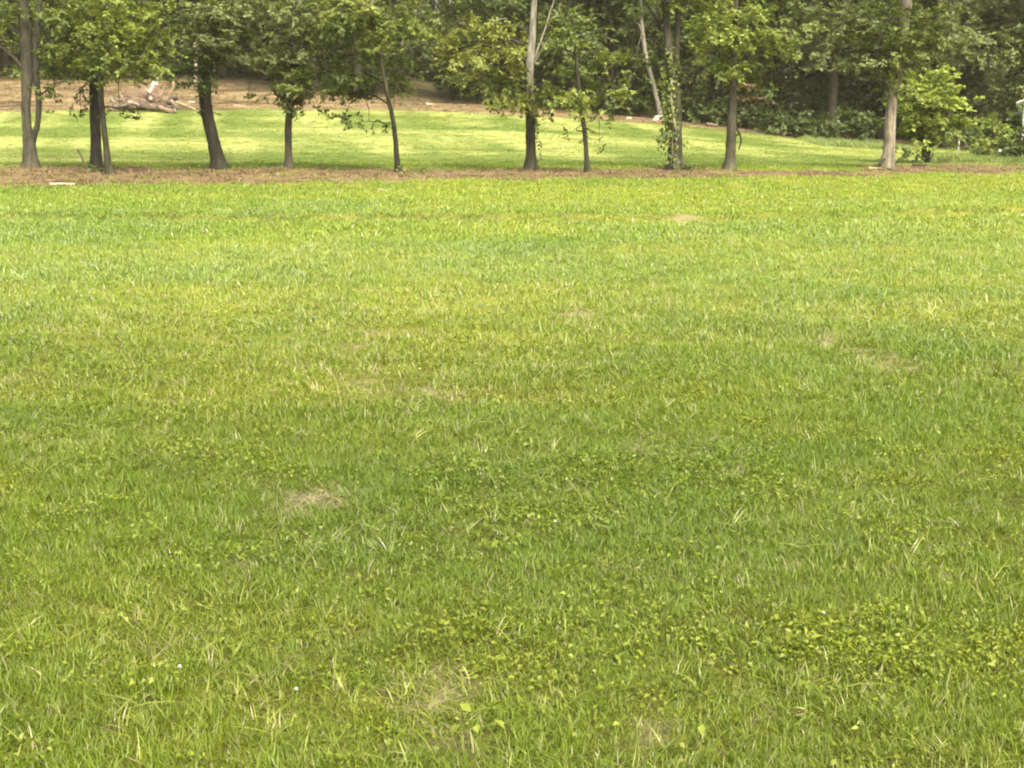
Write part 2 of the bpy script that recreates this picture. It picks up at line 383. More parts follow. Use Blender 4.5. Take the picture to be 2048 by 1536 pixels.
def build_tree(name, label, cat, Y, stems, clumps, bark='mid', limbs=(), group=None, leaf=.098, upper=None, mat=M_BARK, bark_fn=None, lai=3.0, seed=0, dyr=1.0, sides=12, top_pal='mid'):
    """stems: lists of (px, py, width px); clumps: (px, py, rx px, ry px, palette, density, dy m)"""
    rg = np.random.default_rng(1000 + seed)
    m = PXM(Y)
    b = W(stems[0][0][0], stems[0][0][1], Y); b[2] = float(height(b[0], b[1])) - .02
    root = thing(name, label, cat, b, group)
    off = b.copy()
    paths = []
    for si, st in enumerate(stems):
        P = np.array([W(p[0], p[1], Y) for p in st]); rad = np.array([p[2] for p in st]) / m / 2
        if si == 0:
            P[0] = b - (0, 0, .12)
        P[:, 1] += np.linspace(0, 1, len(P)) * (rg.random() - .5) * .8 + (0 if si == 0 else .04)
        P, rad = smooth_path(P, rad, 5, .012, seed + si)
        if si == 0:
            hgt = P[:, 2] - b[2]
            rad = rad * (1 + .45 * np.exp(-np.clip(hgt, 0, 9) / .16))
        paths.append((P, rad))
    base_c = np.array(BARKC[bark])
    for si, (P, rad) in enumerate(paths):
        V, Fq, Ft = tube(P - off, rad, sides, .10, seed * 7 + si, True, .05)
        c = np.tile(base_c, (len(V), 1))
        if bark_fn is not None: c = bark_fn(V + off, c)
        mesh_np('trunk', V, [Fq, Ft], mat, root, c, smooth=True)
    for li, lb in enumerate(limbs):
        P = np.array([W(p[0], p[1], Y) for p in lb['p']]); n = len(P)
        P[:, 1] += np.linspace(0, 1, n) * lb.get('dy', 0)
        rad = np.linspace(lb['w'], lb.get('w1', lb['w'] * .35), n) / m / 2
        P, rad = smooth_path(P, rad, 5, .02, seed + li)
        V, Fq, Ft = tube(P - off, rad, 7, .12, li)
        mesh_np('limb', V, [Fq, Ft], mat, root, np.tile(np.array(BARKC[lb.get('bark', bark)]), (len(V), 1)), smooth=True)
    cl = []
    for q in clumps:
        px, py, rx, ry, pal, den = q[:6]; dy = q[6] if len(q) > 6 else (rg.random() - .5) * 1.6 * dyr
        c = W(px, py, Y + dy); k = Y / (Y + dy)
        rx_, rz_ = rx / m, ry / m
        cl.append((c - off, (rx_, min(rx_, 1.1) * .8 + .1, rz_), pal, den))
    nvis = len(cl)
    if upper:      # crown above the picture's edge: (px, py top, spread px, count)
        ux, utop, us, un = upper
        for i in range(un):
            t = (i + rg.random()) / un
            py = -60 + (utop + 60) * t; wdt = us * math.sin(math.pi * (.2 + .75 * t)) ** .7
            c = W(ux + (rg.random() - .5) * 1.5 * wdt, py, Y + (rg.random() - .5) * 1.6 * wdt / m)
            rr = wdt / m * (.40 + .2 * rg.random())
            cl.append((c - off, (rr, rr, rr * .65), top_pal, .3))
    # connect clumps to the nearest stem
    J = Join(); allP = np.concatenate([p for p, _ in paths]) - off; allR = np.concatenate([r for _, r in paths])
    V, T, K, tw = foliage(cl, leaf, rg, lai)
    for ci, (c, r, pal, den) in enumerate(cl):
        if ci < nvis and den <= .6 and r[2] < .3:
            big = [k_ for k_ in range(nvis) if cl[k_][3] > .6 and cl[k_][0][2] > c[2] + .1]
            if big:
                k_ = min(big, key=lambda q_: np.linalg.norm((cl[q_][0] - c) * (2, 1, 1))); a = cl[k_][0]
                P, rad = smooth_path([a, (a + c) / 2 + np.array(((c[0] - a[0]) * .25, 0, .05)), c], [.014, .01, .005], 5, .02, seed)
                vv, fq, ft = tube(P, rad, 4, 0, 0); J.add(vv, fq, ft, base_c); continue
        dd = np.linalg.norm((allP - c) * np.array((1, 1, 1.0)), axis=1) + np.where(allP[:, 2] > c[2] - .15, 1.2, 0)
        i = int(np.argmin(dd)); a = allP[i]; mid = (a + c) / 2 + np.array((0, 0, .12)) + rg.normal(size=3) * .08
        r0 = min(allR[i] * .55, .02 + .02 * np.linalg.norm(c - a))
        P, rad = smooth_path([a, mid, c], [r0, r0 * .6, r0 * .3], 4, .03, seed)
        vv, fq, ft = tube(P, rad, 5, 0, 0)
        mesh_np('limb', vv, [fq, ft], mat, root, np.tile(base_c, (len(vv), 1)), smooth=True) if r[0] > .5 else J.add(vv, fq, ft, base_c)
    crown = mesh_np('crown', V, [T], M_LEAF, root, K)
    for (c, p) in tw:
        vv, fq, ft = tube(np.array([c, (c + p) / 2 + rg.normal(size=3) * .05, p]), [.012, .008, .004], 3, 0, 0, False)
        J.add(vv, fq, None, base_c)
    if J.V: kind(J.build('twigs', mat, crown), 'stuff')
    return root

def pale_above(z0, z1, pal=(.33, .30, .24)):
    def fn(V, c):
        t = sstep(z0, z1, V[:, 2] + .5 * (vnoise(V[:, 2] * 3, V[:, 0] * 3, .4, 5) - .5))[:, None]
        return c * (1 - t) + np.array(pal) * t
    return fn
def moss(z0, z1):
    def fn(V, c):
        t = (sstep(z0, z1, V[:, 2]) * .7)[:, None]
        return c * (1 - t) + np.array((.055, .065, .022)) * t
    return fn

ROW = 'trees of the fence row in mid field'
build_tree('tree', 'forked twin-stem tree at the left edge, its stems joined near the ground', 'tree', 42.0,
    [[(62, 342, 34), (60, 300, 27), (54, 255, 18), (52, 200, 18), (54, 150, 23), (52, 90, 24), (48, 40, 22), (45, 0, 20), (40, -120, 18), (35, -300, 12), (30, -500, 6)],
     [(64, 285, 13), (75, 248, 11), (79, 205, 11), (75, 160, 13), (76, 100, 14), (80, 40, 12), (86, -40, 10), (95, -200, 7), (105, -350, 4)]],
    [(15, 62, 40, 26, 'yellow', .8, 1.2), (8, 25, 40, 25, 'mid', .8), (105, 62, 38, 34, 'mid', .8), (95, 120, 34, 26, 'deep', .8, .9), (60, 15, 60, 24, 'mid', .7, .8), (120, 30, 44, 30, 'mid', .9), (30, 105, 28, 18, 'yellow', .5, 1.2), (110, 150, 26, 16, 'mid', .5), (108, 195, 16, 18, 'mid', .35), (92, 180, 10, 10, 'mid', .3)],
    'grey', [dict(p=[(50, 143), (36, 124), (14, 104), (-8, 86), (-60, 40)], w=9), dict(p=[(76, 118), (92, 104), (112, 92)], w=6), dict(p=[(72, 200), (88, 185), (110, 172)], w=4)], ROW, upper=(50, -520, 190, 7), seed=1)
build_tree('tree', 'dark straight-trunked tree with dense low leaves, left of its thin neighbour', 'tree', 41.6,
    [[(193, 338, 24), (192, 280, 21), (190, 220, 19), (189, 160, 18), (190, 100, 17), (195, 40, 15), (200, -60, 13), (205, -250, 9), (208, -450, 4)]],
    [(130, 112, 42, 40, 'mid', 1), (120, 165, 26, 14, 'mid', .6), (190, 135, 58, 20, 'bright', 1.1, -1.3), (150, 60, 60, 44, 'mid', 1), (200, 30, 70, 40, 'mid', 1), (162, 222, 17, 16, 'deep', .6), (170, 170, 36, 16, 'deep', .9), (195, 85, 50, 34, 'deep', 1, .8), (150, 200, 22, 8, 'mid', .5), (180, 95, 46, 34, 'mid', 1, -1.1), (200, 45, 50, 40, 'bright', .9, -1.2)],
    'dark', [], ROW, upper=(190, -480, 200, 7), seed=2)
build_tree('tree', 'thin leaning tree close in front of a dark straight trunk on the left', 'tree', 38.6,
    [[(224, 357, 20), (217, 330, 13), (212, 280, 11), (207, 230, 11), (204, 180, 12), (206, 120, 11), (212, 50, 10), (222, -50, 8), (235, -250, 4)]],
    [(250, 118, 54, 46, 'mid', 1), (288, 125, 36, 36, 'bright', 1), (305, 60, 46, 48, 'bright', 1), (240, 231, 28, 12, 'deep', .6), (255, 40, 60, 46, 'bright', .9), (320, 20, 36, 26, 'bright', .8), (330, 100, 20, 22, 'bright', .6), (212, 130, 30, 36, 'mid', 1, -.9), (220, 60, 40, 44, 'bright', .9, -1.0), (205, 10, 50, 26, 'bright', .9, -1.0)],
    'mid', [dict(p=[(207, 215), (222, 214), (250, 222)], w=4)], ROW, upper=(250, -330, 160, 5), seed=3)
build_tree('tree', 'dark curved-trunk tree with bulging mossy trunk top', 'tree', 41.6,
    [[(441, 342, 34), (434, 310, 26), (425, 270, 24), (417, 230, 23), (413, 190, 23), (417, 150, 22), (425, 110, 20), (428, 60, 16), (425, 0, 14), (420, -150, 11), (415, -400, 4)]],
    [(392, 150, 26, 30, 'deep', 1), (430, 55, 70, 44, 'grey', 1), (470, 108, 46, 26, 'grey', .9), (385, 40, 50, 40, 'grey', 1), (500, 55, 50, 44, 'grey', 1), (400, 225, 11, 8, 'mid', .5, -.4), (410, 105, 40, 24, 'deep', .9), (450, 20, 70, 30, 'grey', 1), (425, 75, 44, 30, 'grey', .9, -1.1), (430, 20, 50, 28, 'grey', .9, -1.2), (398, 175, 16, 14, 'deep', .8, -.5), (408, 130, 24, 24, 'deep', .9, -.6)],
    'dark', [dict(p=[(425, 120), (452, 118), (480, 110)], w=7), dict(p=[(415, 235), (408, 232), (402, 226)], w=2), dict(p=[(402, 228), (407, 255), (411, 285)], w=1.2)], ROW, upper=(430, -480, 190, 7), seed=4, bark_fn=moss(1.6, 3.0))
build_tree('tree', 'slim grey-trunked tree with a dense wedge of foliage down its trunk', 'tree', 41.0,
    [[(578, 348, 18), (577, 300, 14), (578, 240, 14), (582, 200, 13), (585, 150, 12), (588, 80, 10), (590, 0, 8), (592, -200, 5), (590, -350, 3)]],
    [(583, 205, 26, 28, 'deep', 1.1), (590, 150, 50, 40, 'mid', 1.1), (560, 100, 70, 36, 'grey', 1), (625, 92, 52, 40, 'mid', 1), (600, 30, 90, 40, 'grey', 1), (640, 222, 32, 13, 'deep', .55), (520, 128, 36, 20, 'grey', .8), (497, 187, 22, 7, 'mid', .6), (560, 190, 26, 14, 'deep', .5), (615, 190, 24, 20, 'mid', .7), (585, 165, 34, 34, 'mid', 1, -.8), (590, 95, 50, 36, 'grey', 1, -1.0), (590, 30, 60, 34, 'grey', 1, -1.0), (580, 215, 18, 16, 'deep', 1, -.4)],
    'grey', [], ROW, upper=(590, -400, 190, 6), seed=5)
build_tree('tree', 'very thin leaning tree with trailing leaf sprays left of its trunk', 'tree', 40.0,
    [[(797, 352, 12), (793, 300, 10), (788, 250, 9), (778, 200, 8), (768, 150, 8), (760, 110, 7), (752, 60, 7), (745, 0, 6), (735, -150, 4), (730, -260, 3)]],
    [(690, 150, 60, 50, 'mid', 1.0, .6), (790, 145, 30, 46, 'mid', .9, .9), (730, 70, 80, 50, 'mid', 1), (800, 40, 50, 44, 'mid', 1), (680, 40, 60, 40, 'mid', 1), (690, 236, 22, 13, 'deep', .55), (738, 242, 20, 11, 'deep', .55), (700, 15, 80, 18, 'yellow', .5, -1), (725, 190, 36, 20, 'deep', .8, .8), (800, 170, 16, 24, 'mid', .6, .8), (786, 248, 8, 7, 'deep', .5), (750, 50, 46, 40, 'mid', .9, -.9), (750, 100, 36, 24, 'mid', .8, -.7)],
    'dark', [], ROW, upper=(740, -300, 160, 5), seed=6, bark_fn=pale_above(1.9, 3.2, (.10, .10, .06)))
build_tree('tree', 'tree with pale grey upper trunk and big yellow-green leaf mass on its left', 'tree', 40.4,
    [[(1062, 350, 30), (1062, 310, 20), (1061, 260, 19), (1060, 215, 18), (1059, 170, 15), (1060, 120, 16), (1064, 70, 14), (1067, 20, 12), (1069, -60, 10), (1070, -250, 6), (1072, -420, 3)]],
    [(1000, 108, 56, 44, 'yellow', 1.1, -.6), (932, 85, 46, 42, 'yellow', .9), (965, 50, 50, 24, 'yellow', .8), (895, 125, 34, 15, 'yellow', .6), (1000, 168, 52, 30, 'mid', 1), (950, 150, 40, 30, 'yellow', .6), (985, 205, 44, 16, 'mid', .8), (1050, 192, 40, 28, 'yellow', .9, -.8), (1110, 175, 28, 24, 'mid', .7), (1042, 236, 12, 7, 'deep', .6), (1085, 238, 13, 9, 'deep', .6), (880, 70, 22, 20, 'yellow', .5), (1035, 60, 26, 30, 'yellow', .6), (900, 100, 30, 18, 'yellow', .7)],
    'brown', [dict(p=[(1067, 122), (1084, 76), (1105, 10), (1122, -50)], w=5, bark='pale'), dict(p=[(1066, 132), (1084, 98), (1110, 62)], w=3, bark='pale'), dict(p=[(1060, 175), (1020, 150), (975, 120), (935, 95)], w=6, dy=-.5), dict(p=[(985, 43), (1002, 38), (1016, 37)], w=3, bark='pale')], ROW,
    upper=(1040, -440, 150, 5), seed=7, bark_fn=pale_above(1.6, 3.0, (.125, .122, .098)), top_pal='yellow')
build_tree('tree', 'small slender tree with spreading low top right of the pale trunk', 'tree', 39.2,
    [[(1176, 357, 13), (1173, 310, 9), (1170, 270, 9), (1165, 235, 9), (1160, 200, 8), (1155, 150, 7), (1150, 90, 5), (1148, 40, 3)]],
    [(1135, 188, 44, 24, 'bright', .9, -.5), (1190, 190, 36, 24, 'mid', .9), (1232, 182, 28, 12, 'bright', .8), (1165, 213, 40, 14, 'bright', .8, -.6), (1168, 248, 9, 16, 'deep', .9, -.1), (1199, 280, 14, 9, 'deep', .6), (1150, 140, 46, 28, 'mid', .9), (1210, 215, 30, 10, 'mid', .5), (1185, 108, 40, 40, 'mid', .8), (1140, 70, 44, 40, 'mid', .8)],
    'mid', [dict(p=[(1165, 212), (1185, 192), (1210, 178)], w=3), dict(p=[(1170, 262), (1178, 276), (1192, 278)], w=2)], ROW, seed=8)
build_tree('tree', 'thick vine-wrapped double-stemmed tree right of centre', 'tree', 41.2,
    [[(1350, 348, 38), (1350, 310, 28), (1350, 270, 27), (1349, 220, 26), (1345, 170, 23), (1339, 130, 18), (1334, 80, 14), (1330, 30, 13), (1325, -30, 12), (1318, -250, 7), (1312, -450, 3)],
     [(1352, 190, 15), (1353, 120, 12), (1355, 60, 11), (1358, 0, 10), (1362, -150, 7), (1370, -350, 3)]],
    [(1385, 8, 46, 22, 'mid', .9, -.8), (1340, -20, 60, 30, 'mid', .8), (1290, 40, 36, 24, 'mid', .5, .8), (1310, 130, 20, 24, 'mid', .6, .5)],
    'grey', [dict(p=[(1326, 48), (1310, 32), (1290, 2), (1270, -40)], w=9)], ROW, upper=(1345, -480, 190, 6), seed=9)
build_tree('tree', 'tree with bright leaf clusters, withered brown twigs and a broken hanging branch', 'tree', 41.0,
    [[(1458, 348, 26), (1460, 310, 20), (1462, 260, 19), (1463, 210, 17), (1464, 160, 14), (1466, 100, 11), (1468, 40, 9), (1470, -50, 8), (1475, -250, 5), (1478, -380, 3)]],
    [(1440, 58, 54, 34, 'bright', 1, -.6), (1510, 60, 54, 40, 'bright', .9), (1425, 108, 44, 26, 'bright', .8), (1550, 100, 46, 32, 'bright', .9), (1480, 118, 50, 26, 'mid', .9), (1445, 152, 38, 16, 'bright', .8, -.6), (1520, 155, 28, 18, 'bright', .8), (1585, 60, 44, 34, 'mid', .8), (1480, 195, 42, 34, 'brown', .45, 0), (1455, 20, 60, 20, 'bright', .8), (1385, 80, 26, 16, 'bright', .6), (1462, 60, 36, 30, 'bright', .9, -1.1), (1468, 115, 30, 24, 'bright', .8, -1.0), (1500, 20, 50, 22, 'bright', .8, -.9)],
    'grey', [dict(p=[(1465, 244), (1474, 260), (1480, 280), (1474, 298)], w=5, w1=3, bark='dark', dy=-.3), dict(p=[(1466, 276), (1478, 266)], w=4, w1=3, bark='dark', dy=-.25)], ROW, upper=(1480, -420, 180, 6), seed=10, top_pal='bright')
build_tree('tree', 'tan-barked tree leaning right with exposed roots at its foot', 'tree', 41.6,
    [[(1772, 342, 30), (1778, 300, 22), (1780, 250, 22), (1784, 200, 19), (1794, 150, 18), (1800, 100, 20), (1806, 50, 22), (1810, 10, 22), (1812, -80, 18), (1815, -300, 12), (1818, -550, 4)]],
    [(1735, 60, 62, 44, 'grey', .9), (1680, 58, 52, 32, 'grey', .9), (1750, 128, 40, 24, 'grey', .9), (1850, 58, 54, 44, 'mid', .9), (1832, 122, 36, 26, 'grey', .9), (1700, 118, 34, 22, 'grey', .7), (1780, 15, 80, 30, 'mid', .9), (1630, 28, 46, 24, 'grey', .8), (1905, 36, 46, 34, 'grey', .9), (1812, 175, 20, 16, 'mid', .6, -.3), (1765, 165, 26, 14, 'grey', .7), (1890, 90, 30, 20, 'grey', .6), (1798, 105, 36, 34, 'mid', 1, -1.0), (1808, 45, 44, 36, 'mid', 1, -1.1), (1790, 150, 24, 18, 'mid', .9, -.7)],
    'grey', [dict(p=[(1797, 120), (1760, 108), (1715, 95), (1680, 100)], w=6, dy=.5), dict(p=[(1770, 335), (1762, 342), (1752, 347)], w=6, w1=4), dict(p=[(1782, 336), (1792, 343), (1800, 346)], w=5, w1=3)], ROW, upper=(1800, -560, 230, 7), seed=11, bark_fn=pale_above(-.2, 1.0, (.185, .165, .12)), top_pal='grey')

# ivy and vines on trunks
def vine(label, Y, pathpx, spread, n, pal, leaf=.1, seed=0, woody=3):
    rg = np.random.default_rng(seed + 500)
    P = np.array([W(a, b, Y - .22) for a, b in pathpx]); off = P[-1].copy()
    root = thing('vine', label, 'vine', off)
    Pp, rad = smooth_path(P, np.full(len(P), woody / PXM(Y) / 2), 6, .03, seed)
    V, q, t = tube(Pp - off, rad, 5); mesh_np('stem', V, [q, t], M_BARK, root, np.tile(np.array((.16, .15, .10)), (len(V), 1)), smooth=True)
    i = rg.integers(0, len(Pp), n)
    C = Pp[i] - off + rg.normal(size=(n, 3)) * np.array((spread, .08, .08)) / 1.0
    A = rg.normal(size=(n, 3)) * .6 + np.array((0, -.5, -.5)); Nn = rg.normal(size=(n, 3)) * .4 + np.array((0, -.8, .5))
    L = leaf * (.6 + .7 * rg.random(n)); lo, hi = (np.array(v) for v in PAL[pal])
    K = lo + (hi - lo) * rg.random((n, 1))
    V, T, K = leaf_mesh(C, A, Nn, L, L * .8, K); mesh_np('leaves', V, [T], M_LEAF, root, K)
vine('leafy green vine wrapping the middle of the thick double-stemmed trunk', 41.0, [(1342, 330), (1346, 260), (1340, 200), (1346, 150), (1342, 105)], .13, 380, 'mid', seed=1)
vine('bare pale vine stem with few leaves up the thick trunk', 40.9, [(1352, 262), (1346, 225), (1342, 190), (1344, 160)], .05, 30, 'bright', seed=2, woody=5)
vine('drooping ivy clump on the left side of the thick trunk', 41.2, [(1322, 292), (1328, 270), (1332, 246), (1340, 225)], .10, 120, 'mid', seed=3)
vine('yellow-green vine leaves along the left edge of the thick trunk', 41.2, [(1326, 225), (1327, 190), (1328, 160), (1332, 140)], .05, 90, 'bright', seed=4)
vine('thin tangled vine beside the trunk with pale upper bark', 40.4, [(1072, 335), (1082, 300), (1074, 265), (1070, 225)], .06, 50, 'deep', .07, seed=5, woody=1.5)

# bright sapling and shrubs on the right
def shrub(name, label, cat, Y, base, clumps, leaf=.12, stems=3, seed=0, group=None, lai=4.0, bark='mid', big=1.0):
    rg = np.random.default_rng(seed + 900)
    b = W(base[0], base[1], Y); b[2] = float(height(b[0], b[1])) - .02
    root = thing(name, label, cat, b, group); m = PXM(Y); cl = []
    for q in clumps:
        c = W(q[0], q[1], Y + (rg.random() - .5) * .8); c[2] = max(c[2], b[2] + .1)
        cl.append((c - b, (q[2] / m * big, (q[2] / m * .8 + .05) * big, q[3] / m * big), q[4], q[5]))
    V, T, K, tw = foliage(cl, leaf, rg, lai)
    crown = mesh_np('crown', V, [T], M_LEAF, root, K); J = Join(); bc = np.array(BARKC[bark])
    for (c, r, pal, den) in cl:
        s = np.array(((rg.random() - .5) * .25, (rg.random() - .5) * .25, 0.))
        P, rad = smooth_path([s, s * .5 + c * np.array((.35, .35, .55)), c], [.03, .02, .01], 4, .02, seed)
        vv, fq, ft = tube(P, rad, 5); mesh_np('stem', vv, [fq, ft], M_BARK, root, np.tile(bc, (len(vv), 1)), smooth=True)
    for (c, p) in tw:
        vv, fq, ft = tube(np.array([c, p]), [.008, .003], 3, 0, 0, False); J.add(vv, fq, None, bc)
    kind(J.build('twigs', M_BARK, crown), 'stuff')
    return root
shrub('sapling', 'bright lime-green sapling with upswept leafy branches', 'sapling', 48.5, (1852, 312),
    [(1838, 158, 26, 14, 'lime', 1), (1872, 150, 20, 8, 'lime', .8), (1893, 138, 12, 6, 'lime', .9), (1878, 190, 32, 12, 'lime', 1), (1912, 178, 18, 7, 'lime', .9), (1838, 195, 34, 18, 'bright', 1), (1850, 225, 56, 20, 'bright', 1), (1908, 208, 26, 10, 'lime', .9), (1932, 204, 12, 6, 'lime', .8), (1835, 262, 46, 24, 'bright', .9), (1885, 245, 36, 16, 'bright', 1), (1800, 215, 24, 10, 'lime', .6), (1900, 160, 14, 6, 'lime', .7), (1860, 288, 44, 16, 'mid', .7), (1912, 265, 20, 12, 'mid', .6)], .12, seed=1, big=1.3, lai=5)
shrub('shrub', 'yellow-green shrub with arching shoots near the right edge', 'shrub', 51, (1985, 322),
    [(1985, 245, 22, 12, 'bright', .9), (1948, 243, 10, 10, 'bright', .6), (1975, 278, 34, 18, 'bright', .9), (2005, 262, 26, 12, 'bright', .8), (2000, 238, 12, 10, 'bright', .5), (2015, 285, 34, 18, 'mid', .9), (1975, 305, 30, 14, 'mid', .7)], .12, seed=2)
shrub('shrub', 'dark dense shrub under the white house wall at the right edge', 'shrub', 50, (2050, 325),
    [(2045, 295, 34, 30, 'deep', 1.2), (2080, 285, 40, 40, 'deep', 1.2), (2025, 315, 30, 14, 'deep', 1), (2120, 280, 50, 45, 'deep', 1)], .12, seed=3)
shrub('shrub', 'small leafy bush at the right foot of the vine-wrapped trunk', 'shrub', 41.0, (1373, 346), [(1372, 334, 16, 12, 'deep', .9), (1382, 340, 12, 7, 'mid', .7)], .07, seed=4)
shrub('shrub', 'low weedy tuft at the foot of the leaning tan tree', 'shrub', 41.2, (1785, 343), [(1784, 334, 10, 10, 'mid', .9), (1750, 333, 8, 7, 'mid', .6)], .06, seed=5)
shrub('shrub', 'low leafy weed beside the dark straight trunk on the left', 'shrub', 39.4, (205, 350), [(202, 342, 16, 8, 'mid', .9), (190, 336, 10, 6, 'mid', .6)], .06, seed=6)
shrub('weed_clump', 'small weed clump in front of the very thin leaning tree', 'weed', 38.6, (845, 358), [(840, 357, 16, 5, 'mid', .9)], .05, seed=7)
shrub('weed_clump', 'tiny weed right at the foot of the very thin leaning tree', 'weed', 39.6, (803, 352), [(803, 348, 6, 6, 'mid', .9)], .05, seed=8)
0 and shrub('shrub', 'wispy young weed standing beside the forked left-edge tree', 'shrub', 40, (108, 340), [(108, 190, 14, 14, 'mid', .35), (112, 170, 12, 10, 'mid', .35), (92, 195, 10, 10, 'mid', .3)], .07, seed=9)

# ------------------------------------------------------------------ the wood behind
FG = 'trees along the edge of the wood behind the meadow'
def forest_mesh(seed, H, Wd, base, pal, leaf=.22, lean=0., bark='mid', den=1.0, trunk_r=.2, n=22):
    """parts (name, V, faces, col, mat) of a woodland tree about its own base"""
    rg = np.random.default_rng(seed)
    P = np.array([(lean * t * H * .5 + .25 * math.sin(seed + 3 * t), .2 * math.sin(seed * 2 + 2 * t), H * .92 * t - .2) for t in np.linspace(0, 1, 8)])
    rad = trunk_r * (1 - np.linspace(0, 1, 8)) ** .8 + .02
    P, rad = smooth_path(P, rad, 4, .03, seed); rad[:3] *= (1.35, 1.15, 1.05)
    parts = []
    V, q, t = tube(P, rad, 9, .12, seed, True, .05); parts.append(('trunk', V, [q, t], np.tile(np.array(BARKC[bark]), (len(V), 1)), M_BARKF))
    cl = []
    for i in range(n):
        t = (i + rg.random()) / n; z = base + (H - base) * t
        wd = Wd * .5 * math.sin(math.pi * (.22 + .72 * t)) ** .6
        a = rg.random() * 6.283; rr = wd * (.35 + .6 * rg.random())
        c0 = P[np.argmin(abs(P[:, 2] - z))]
        c = np.array((c0[0] + math.cos(a) * rr, c0[1] + math.sin(a) * rr, z))
        r = Wd * (.15 + .09 * rg.random()); cl.append((c, (r, r, r * .62), pal if rg.random() < .75 else rg.choice(['mid', 'deep', 'grey']), den))
        if i % 2 == 0:
            j = int(np.argmin(abs(P[:, 2] - (z - .8)))); a0 = P[j]
            Lp, lr = smooth_path([a0, (a0 + c) / 2 + (0, 0, .25), c], [rad[j] * .45 + .01, rad[j] * .3 + .01, .015], 4, .05, seed + i)
            V, q, t_ = tube(Lp, lr, 5); parts.append(('limb', V, [q, t_], np.tile(np.array(BARKC[bark]), (len(V), 1)), M_BARKF))
    V, T, K, tw = foliage(cl, leaf, rg, 3.4)
    parts.append(('crown', V, [T], K, M_LEAF))
    return parts
PROTO = {}
def forest_tree(px, Y, key, label, rot=0., sc_=1.0, group=FG):
    x = (px - 1024) / F * Y; z = float(height(x, Y)) - .05
    root = thing('tree', label, 'tree', (x, Y, z), group); root.rotation_euler = (0, 0, rot); root.scale = (sc_, sc_, sc_)
    first = key not in PROTO
    if first: PROTO[key] = [mesh_np(nm, V, f, m, None, c, smooth=(nm != 'crown')) for nm, V, f, c, m in forest_mesh(*key)]
    for o in PROTO[key]:
        q = o if first else o.copy()
        if not first: COL.objects.link(q)
        q.parent = root
    return root
# keys: seed, H, width, crown base, palette, leaf, lean, bark, density, trunk radius, clumps
KA = (11, 15, 8.0, 2.6, 'mid', .20, .05, 'grey', 1.0, .20, 22)
KB = (12, 17, 9.0, 4.0, 'grey', .20, -.08, 'mid', .9, .24, 22)
KC = (13, 13, 7.0, 1.6, 'deep', .20, .02, 'dark', 1.1, .18, 22)
KD = (14, 16, 7.5, 3.2, 'mid', .20, -.30, 'grey', .8, .20, 18)
KE = (15, 9, 6.0, .6, 'mid', .18, .05, 'mid', 1.0, .12, 20)
KF = (16, 14, 8.5, 2.0, 'yellow', .20, .0, 'mid', .9, .18, 20)
front = [
 (-60, 84, KA, 'forest tree beyond the left end of the pale earth bank', 0.3), (40, 88, KF, 'yellow-green forest tree behind the forked left-edge tree', 1.1), (130, 87, KC, 'dark forest tree behind the dark straight trunk on the left', 2.2),
 (235, 86, KA, 'forest tree rising behind the brush pile', 3.0), (330, 87, KC, 'dark forest tree just left of the whitish dead snag', .5), (455, 88, KB, 'forest tree behind the curved-trunk tree, right of the snag', 1.9), (545, 86, KC, 'dark forest tree behind the wedge-shaped foliage', 4.0),
 (640, 79, KA, 'forest tree standing left of the pale-stemmed edge tree', 5.1), (722, 77, KB, 'forest edge tree with pale lower trunk behind the trailing leaf sprays', .9),
 (985, 76, KE, 'low bushy forest tree behind the big yellow-green leaf mass', 2.5), (1130, 76, KA, 'forest tree behind the small spreading tree', 1.4), (1225, 75, KC, 'dark forest tree just left of the slanting pale trunk', 3.3),
 (1425, 74, KC, 'dark forest tree between vine-wrapped trunk and brown-twigged tree', .2), (1540, 74, KB, 'forest tree with greyish leaves right of the brown-twigged tree', 2.8),
 (1660, 72, KB, 'grey-leaved forest tree overhanging the dark hollow on the right', 4.4), (1760, 74, KC, 'dark forest tree directly behind the leaning tan tree', 1.7), (1880, 70, KB, 'tall forest tree behind the lime-green sapling', .7), (1985, 72, KC, 'dark forest tree left of the white house', 5.5), (2110, 74, KA, 'forest tree rising behind the white house', 2.0)]
build_tree('tree', 'slanting pale-trunked forest tree left of the vine-wrapped trunk', 'tree', 73.0,
    [[(1324, 236, 12), (1316, 205, 9), (1306, 165, 9), (1294, 120, 9), (1286, 70, 8), (1282, 20, 8), (1276, -60, 7), (1268, -180, 5), (1262, -290, 3)]],
    [(1270, 150, 18, 12, 'bright', .5, -.5), (1262, 60, 26, 16, 'mid', .6), (1310, 10, 30, 20, 'mid', .7), (1250, -20, 36, 22, 'mid', .8)], 'pale', [dict(p=[(1287, 75), (1278, 50), (1262, 40)], w=3)], FG, upper=(1268, -330, 110, 6), seed=31, leaf=.18, mat=M_BARKF)
for px, Y, key, lab, rot in front: forest_tree(px, Y, key, lab, rot)
rg = np.random.default_rng(77)
keys = [KA, KB, KC, KF]
for i, px in enumerate(np.linspace(-100, 2150, 8)):
    forest_tree(px + rg.normal() * 25, 94 + rg.random() * 7, keys[i % 4], 'shaded tree standing deep in the wood behind the edge trees', rg.random() * 6, 1 + .2 * rg.random(), 'trees deep inside the wood')
